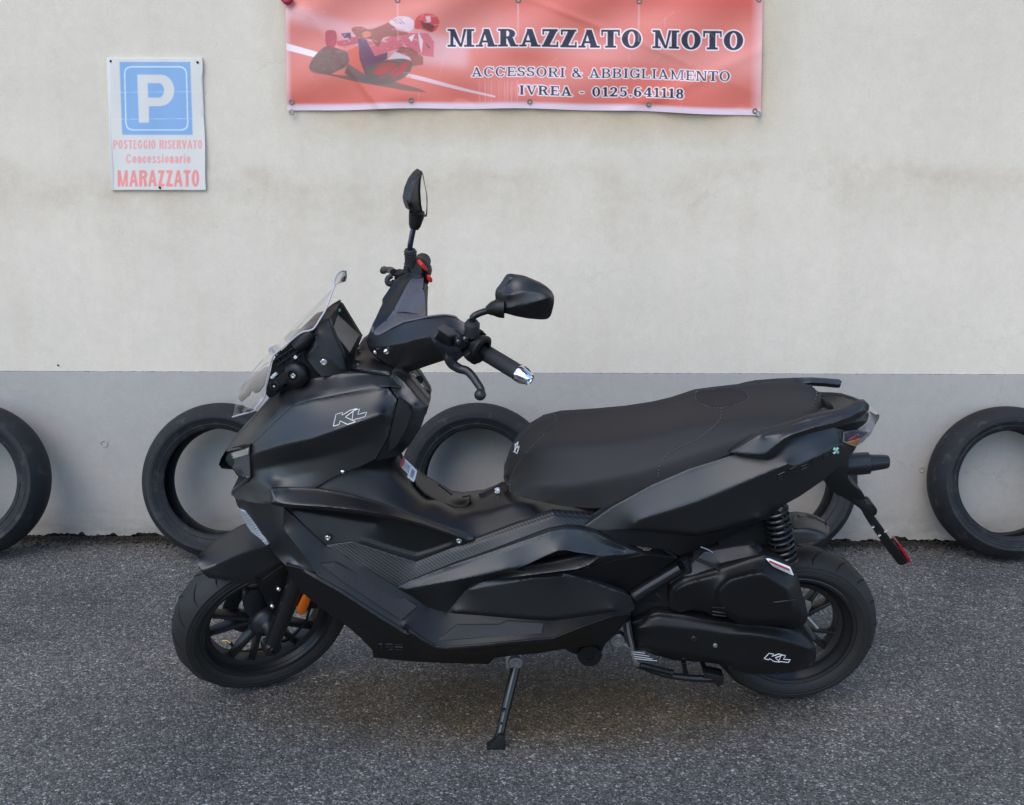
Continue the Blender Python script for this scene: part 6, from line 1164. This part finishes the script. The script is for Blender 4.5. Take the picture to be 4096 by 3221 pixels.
panel('bar_cover_back', [J(560, 600, .215), J(610, 500, .23), J(800, 540, .23), J(890, 640, .22), J(910, 720, .21), J(900, 820, .19), J(912, 860, .18), J(905, 900, .165), J(898, 1100, .11), J(897, 1360, .04), J(866, 1362, .03), J(862, 1250, .062), J(850, 1050, .105), J(835, 880, .15), J(835, 690, .195), J(700, 680, .2), J(600, 660, .205)], m_plas, scoot, fr=FS, mir=False, soft=0, rim=.02, target=500)
V, Fc = slab('x', [I(380, 680), I(700, 600), I(860, 660), I(870, 680), I(480, 800), I(330, 780)], -.075, -.01, None, None, fr=FS, retn=True, vref=-.10)
obj('steering_head', V, Fc, m_deep, scoot, bevel=.006)
V, Fc = tube_g([PS(p) for p in spline([I(300, 448, -.058), I(450, 378, -.088), I(600, 344, -.112), I(710, 319, -.133), I(800, 305, -.148), I(900, 297, -.163), I(1000, 312, -.181), I(1036, 336, -.190)], 4)], [.0012, .0020, .0022, .0022, .0016], 8); obj('edge_highlight', V, Fc, m_paint_lit, hb)  # highlight along the cover ridge, built as a thin paler strip
for (x, y, r) in ((262, 700, .0075), (137, 705, .005)): bolt(PS(I(x, y, -.082 if x > 200 else -.05)), FS.M@np.array([-.1, -1, 0]), r, hb)
# near grip, switch block, lever, reservoir
g0, g1, g2 = PS(I(1300, 690, -.245)), PS(I(1690, 925, -.345)), PS(I(1830, 1000, -.382))
ax = (g1-g0)/np.linalg.norm(g1-g0)
V, Fc = tube_g([g0-ax*.03, g0, g0+ax*.004, g0+ax*.01, g0+(g1-g0)*.5, g1-ax*.006, g1], [.024, .024, .0215, .0205, .0195, .0200, .0215], 32); gr = obj('grip', V, Fc, m_rub, scoot)
rg = []
for i in range(26):
    c = g0+(g1-g0)*(.08+.83*i/26); rg.append(lathe_g(c, ax, [(-.0008, .0197), (0, .0204), (.0008, .0197)], 28))
V, Fc = join(rg); obj('grip_rib', V, Fc, m_rub, gr)
V, Fc = lathe_g(g1, ax, [(0, .0205), (.002, .0215), (.010, .0205), (.036, .0150), (.038, .0135), (.036, .010), (.026, .007), (.026, .0001)], 40); be = obj('bar_end', V, Fc, m_chrome, scoot)
fl = []
a_ = np.cross(ax, [0, 0, 1]); a_ /= np.linalg.norm(a_); b_ = np.cross(ax, a_)
for k in range(7):
    th = 2*pi*k/7; d_ = cos(th)*a_+sin(th)*b_; fl.append(tube_g([g1+ax*.008+d_*.0208, g1+ax*.018+d_*.0190, g1+ax*.030+d_*.0163], [.0012, .0030, .0012], 8))
V, Fc = join(fl); obj('flute', V, Fc, m_alu, be)
sw = tube('switch_housing', [PS(I(1130, 590, -.222)), PS(I(1180, 620, -.228)), PS(I(1230, 650, -.238)), PS(I(1290, 690, -.25)), PS(I(1310, 702, -.255))], [.026, .034, .037, .038, .031], m_plas, scoot, n=28)
slab('switch_housing', [I(1105, 760), I(1190, 700), I(1320, 760), I(1300, 800), I(1215, 848), I(1130, 790)], -.275, -.225, m_plas, scoot, FS, rc=10, bevel=.004)
slab('switch_button', [I(1250, 480), I(1280, 470), I(1345, 510), I(1350, 525), I(1300, 520)], -.245, -.225, m_deep, scoot, FS, bevel=.003)
V, Fc = lathe_g(PS(I(1255, 640, -.262)), ax, [(0, .030), (.010, .0335), (.014, .0335), (.018, .028), (.018, .02)], 36); obj('throttle_collar', V, Fc, m_plas, scoot)
q = [FS.loc(PS(I(x, y, v))) for x, y, v in ((820, 435, -.235), (885, 405, -.20), (1060, 485, -.215), (940, 515, -.26))]
def boxpx(name, topq, h, m, parent, fr, bevel=.003):
    T_ = [fr.loc(fr.P(*p)) for p in topq]; V = [fr.W(*p) for p in T_]+[fr.W(p[0]*1, p[1], p[2]-h) for p in T_]
    n = len(T_); return obj(name, V, [list(range(n)), list(range(2*n-1, n-1, -1))]+[[i, (i+1) % n, n+(i+1) % n, n+i] for i in range(n)], m, parent, bevel=bevel)
rs_ = boxpx('brake_reservoir', [I(818, 440, -.238), I(880, 402, -.205), I(1000, 450, -.215), I(1058, 492, -.222), I(1052, 505, -.232), I(940, 518, -.262)], .050, m_plas, scoot, FS)
boxpx('reservoir_cap', [I(815, 436, -.240), I(880, 398, -.205), I(1003, 446, -.215), I(1062, 490, -.222), I(1055, 506, -.234), I(940, 516, -.265)], .006, m_cap, rs_, FS, .0015)
slab('lever_bracket', [I(780, 580), I(900, 640), I(1070, 660), I(1080, 690), I(1010, 750), I(930, 755), I(900, 700), I(790, 660)], -.262, -.235, m_alu, scoot, FS, rc=12, bevel=.004)
slab('lever_clamp', [I(1000, 560), I(1060, 530), I(1130, 560), I(1150, 640), I(1080, 680), I(1000, 650)], -.255, -.215, m_alu, scoot, FS, rc=15, bevel=.004)
for (x, y) in ((1115, 560), (1040, 590)): bolt(PS(I(x, y, -.257)), -FS.M[:, 1], .006, scoot, m=m_steel_d)
lv = [I(960, 735, -.25), I(950, 780, -.252), I(985, 840, -.258), I(1060, 885, -.27), I(1130, 905, -.282), I(1190, 960, -.30), I(1240, 1030, -.318), I(1285, 1100, -.335), I(1298, 1150, -.345), I(1285, 1172, -.348)]
lp = [PS(p) for p in spline(lv, 5)]
V1, F1 = tube_g(lp, [.015, .014, .0125, .011, .0105, .010, .0095, .009, .008, .009], 14); V2, F2 = lathe_g(PS(I(1278, 1166, -.35)), FS.M[:, 1], [(-.0145, .0001), (-.0125, .0075), (-.006, .013), (.0, .0145), (.006, .013), (.0125, .0075), (.0145, .0001)], 20)
V, Fc = join([(V1, F1), (V2, F2)]); obj('brake_lever', V, Fc, m_alu, scoot)
slab('lever_arm', [I(930, 740), I(1060, 680), I(1110, 740), I(1040, 790), I(1010, 830), I(960, 800)], -.262, -.245, m_alu, scoot, FS, rc=14, bevel=.004)
slab('lever_switch', [I(892, 740), I(930, 745), I(940, 835), I(900, 800)], -.25, -.23, m_deep, scoot, FS, bevel=.002)
# near mirror
mp = [PS(I(1188, 520, -.235)), PS(I(1190, 470, -.235)), PS(I(1190, 400, -.235)), PS(I(1192, 365, -.235))]
V, Fc = tube_g([mp[0], mp[1], mp[2], mp[2]+(mp[3]-mp[2])*.3, mp[3]], [.0195, .0185, .0175, .0165, .0135], 20); bt = obj('mirror_boot', V, Fc, m_rub, scoot)
for y in (395, 412, 430): 
    V, Fc = lathe_g(PS(I(1190, y, -.235)), FS.M[:, 2], [(-.0012, .0165), (0, .0190), (.0012, .0165)], 20); obj('boot_ring', V, Fc, m_rub, bt)
tube('mirror_stem', [PS(I(1192, 375, -.235)), PS(I(1200, 325, -.235)), PS(I(1240, 295, -.237)), PS(I(1300, 270, -.243)), PS(I(1370, 250, -.252))], .0082, m_gloss, scoot, n=14, sm=5)
tube('mirror_socket', [PS(I(1362, 250, -.252)), PS(I(1410, 232, -.258)), PS(I(1470, 225, -.265)), PS(I(1540, 225, -.272))], [.011, .017, .0225, .024], m_plas, scoot, n=22)
mh = panel('mirror_housing', [I(1488, 120, -.262), I(1500, 60, -.262), I(1545, 10, -.265), A(1850, 800, -.27), A(1875, 795, -.272), A(1960, 808, -.285), A(2060, 850, -.305), A(2100, 875, -.312), A(2120, 910, -.316), A(2118, 960, -.316), A(2100, 1030, -.315), A(2080, 1050, -.313), A(2040, 1052, -.31), A(1960, 1045, -.30), A(1880, 1030, -.288), A(1830, 1015, -.278), A(1800, 1010, -.272), A(1785, 960, -.265), A(1782, 920, -.262)], m_paint, scoot, fr=FS, mir=False, soft=1, rim=.02, target=1600, sm_out=False, rc=10, key='mh',
      creases=[[A(1786, 985, -.278), A(1850, 978, -.305), A(1950, 962, -.325), A(2050, 932, -.340), A(2085, 915, -.341), A(2105, 900, -.334)], [A(1830, 905, -.292), A(1920, 880, -.308), A(2040, 885, -.326), A(2080, 900, -.335)]])
# far side of the bars: grip, controls, mirror
f0_, f1_ = PS(J(770, 560, .24)), PS(J(815, 405, .36)); ax2 = (f1_-f0_)/np.linalg.norm(f1_-f0_)
V, Fc = tube_g([f0_-ax2*.02, f0_, f0_+(f1_-f0_)*.9, f1_], [.020, .020, .020, .024], 24); gr2 = obj('grip', V, Fc, m_rub, scoot)
tube('switch_housing', [PS(J(640, 560, .215)), PS(J(700, 560, .225)), PS(J(760, 550, .235)), PS(J(820, 560, .25))], [.03, .036, .036, .028], m_plas, scoot, n=22)
slab('kill_switch', [J(775, 470), J(815, 448), J(840, 460), J(912, 560), J(905, 582), J(870, 570), J(790, 520)], .185, .215, m_red, scoot, FS, rc=8, bevel=.003)
slab('starter_button', [J(915, 690), J(940, 665), J(975, 690), J(985, 735), J(978, 772), J(925, 775)], .175, .205, m_red, scoot, FS, rc=8, bevel=.003)
slab('switch_block', [J(860, 560), J(905, 600), J(935, 650), J(920, 790), J(900, 800), J(850, 700)], .19, .24, m_plas, scoot, FS, rc=8, bevel=.003)
boxpx('brake_reservoir', [J(325, 625, .235), J(360, 540, .26), J(400, 532, .265), J(530, 545, .26), J(548, 590, .24), J(440, 630, .22)], .030, m_plas, scoot, FS)
V1, F1 = tube_g([PS(p) for p in spline([J(320, 600, .25), J(270, 560, .28), J(210, 555, .30), J(150, 560, .32)], 5)], [.011, .010, .009, .009, .008], 12); V2, F2 = lathe_g(PS(J(152, 560, .325)), FS.M[:, 1], [(-.0125, .0001), (-.01, .007), (0, .0125), (.01, .007), (.0125, .0001)], 16)
V, Fc = join([(V1, F1), (V2, F2)]); obj('brake_lever', V, Fc, m_alu, scoot)
tube('brake_hose', [PS(J(290, 650, .24)), PS(J(220, 700, .24)), PS(J(210, 760, .235)), PS(J(250, 800, .23)), PS(J(320, 760, .22))], .0075, m_rub, scoot, n=10, sm=5)
b0_ = [PS(J(618, 480, .232)), PS(J(615, 440, .232)), PS(J(605, 300, .232)), PS(J(598, 215, .232)), PS(J(598, 205, .232))]
V, Fc = tube_g(b0_, [.0175, .0175, .0165, .0155, .013], 20); bt2 = obj('mirror_boot', V, Fc, m_rub, scoot)
for y in (245, 285, 450): V, Fc = lathe_g(PS(J(604, y, .232)), FS.M[:, 2], [(-.0012, .0150), (0, .0182), (.0012, .0150)], 20); obj('boot_ring', V, Fc, m_rub, bt2)
tube('mirror_stem', [PS(J(598, 210, .232)), PS(J(600, 140, .232)), PS(J(622, 20, .235)), PS(A(1247, 490, .24))], .0078, mat('blued_stem', (.05, .05, .09), .2, .8), scoot, n=14, sm=5)
tube('mirror_socket', [PS(A(1250, 492, .24)), PS(A(1255, 470, .242)), PS(A(1266, 410, .25)), PS(A(1268, 385, .25))], [.0115, .0165, .0215, .0215], m_plas, scoot, n=22)
panel('mirror_housing', [A(1298, 128, .30), A(1308, 150, .30), A(1320, 220, .30), A(1333, 280, .295), A(1335, 300, .292), A(1333, 400, .275), A(1328, 417, .272), A(1295, 412, .262), A(1270, 400, .255), A(1225, 378, .245), A(1212, 345, .245), A(1204, 310, .248), A(1215, 250, .256), A(1240, 190, .272), A(1270, 150, .288)], m_paint, scoot, fr=FS, mir=False, soft=1, rim=lambda u, v, w_: (-.004, .02, 0), target=700, rc=5,
      creases=[[A(1225, 330, .232), A(1240, 250, .24), A(1275, 170, .272), A(1295, 135, .294)], [A(1290, 150, .285), A(1284, 240, .27), A(1290, 330, .262), A(1305, 405, .262)]])
panel('mirror_glass', [A(1301, 148, .288), A(1312, 200, .290), A(1327, 280, .286), A(1328, 340, .278), A(1324, 400, .268), A(1308, 400, .262), A(1296, 340, .258), A(1290, 260, .264), A(1293, 190, .276)], m_mirror, bpy.data.objects['mirror_housing.001'], fr=FS, mir=False, soft=0, rim=.002, target=150)
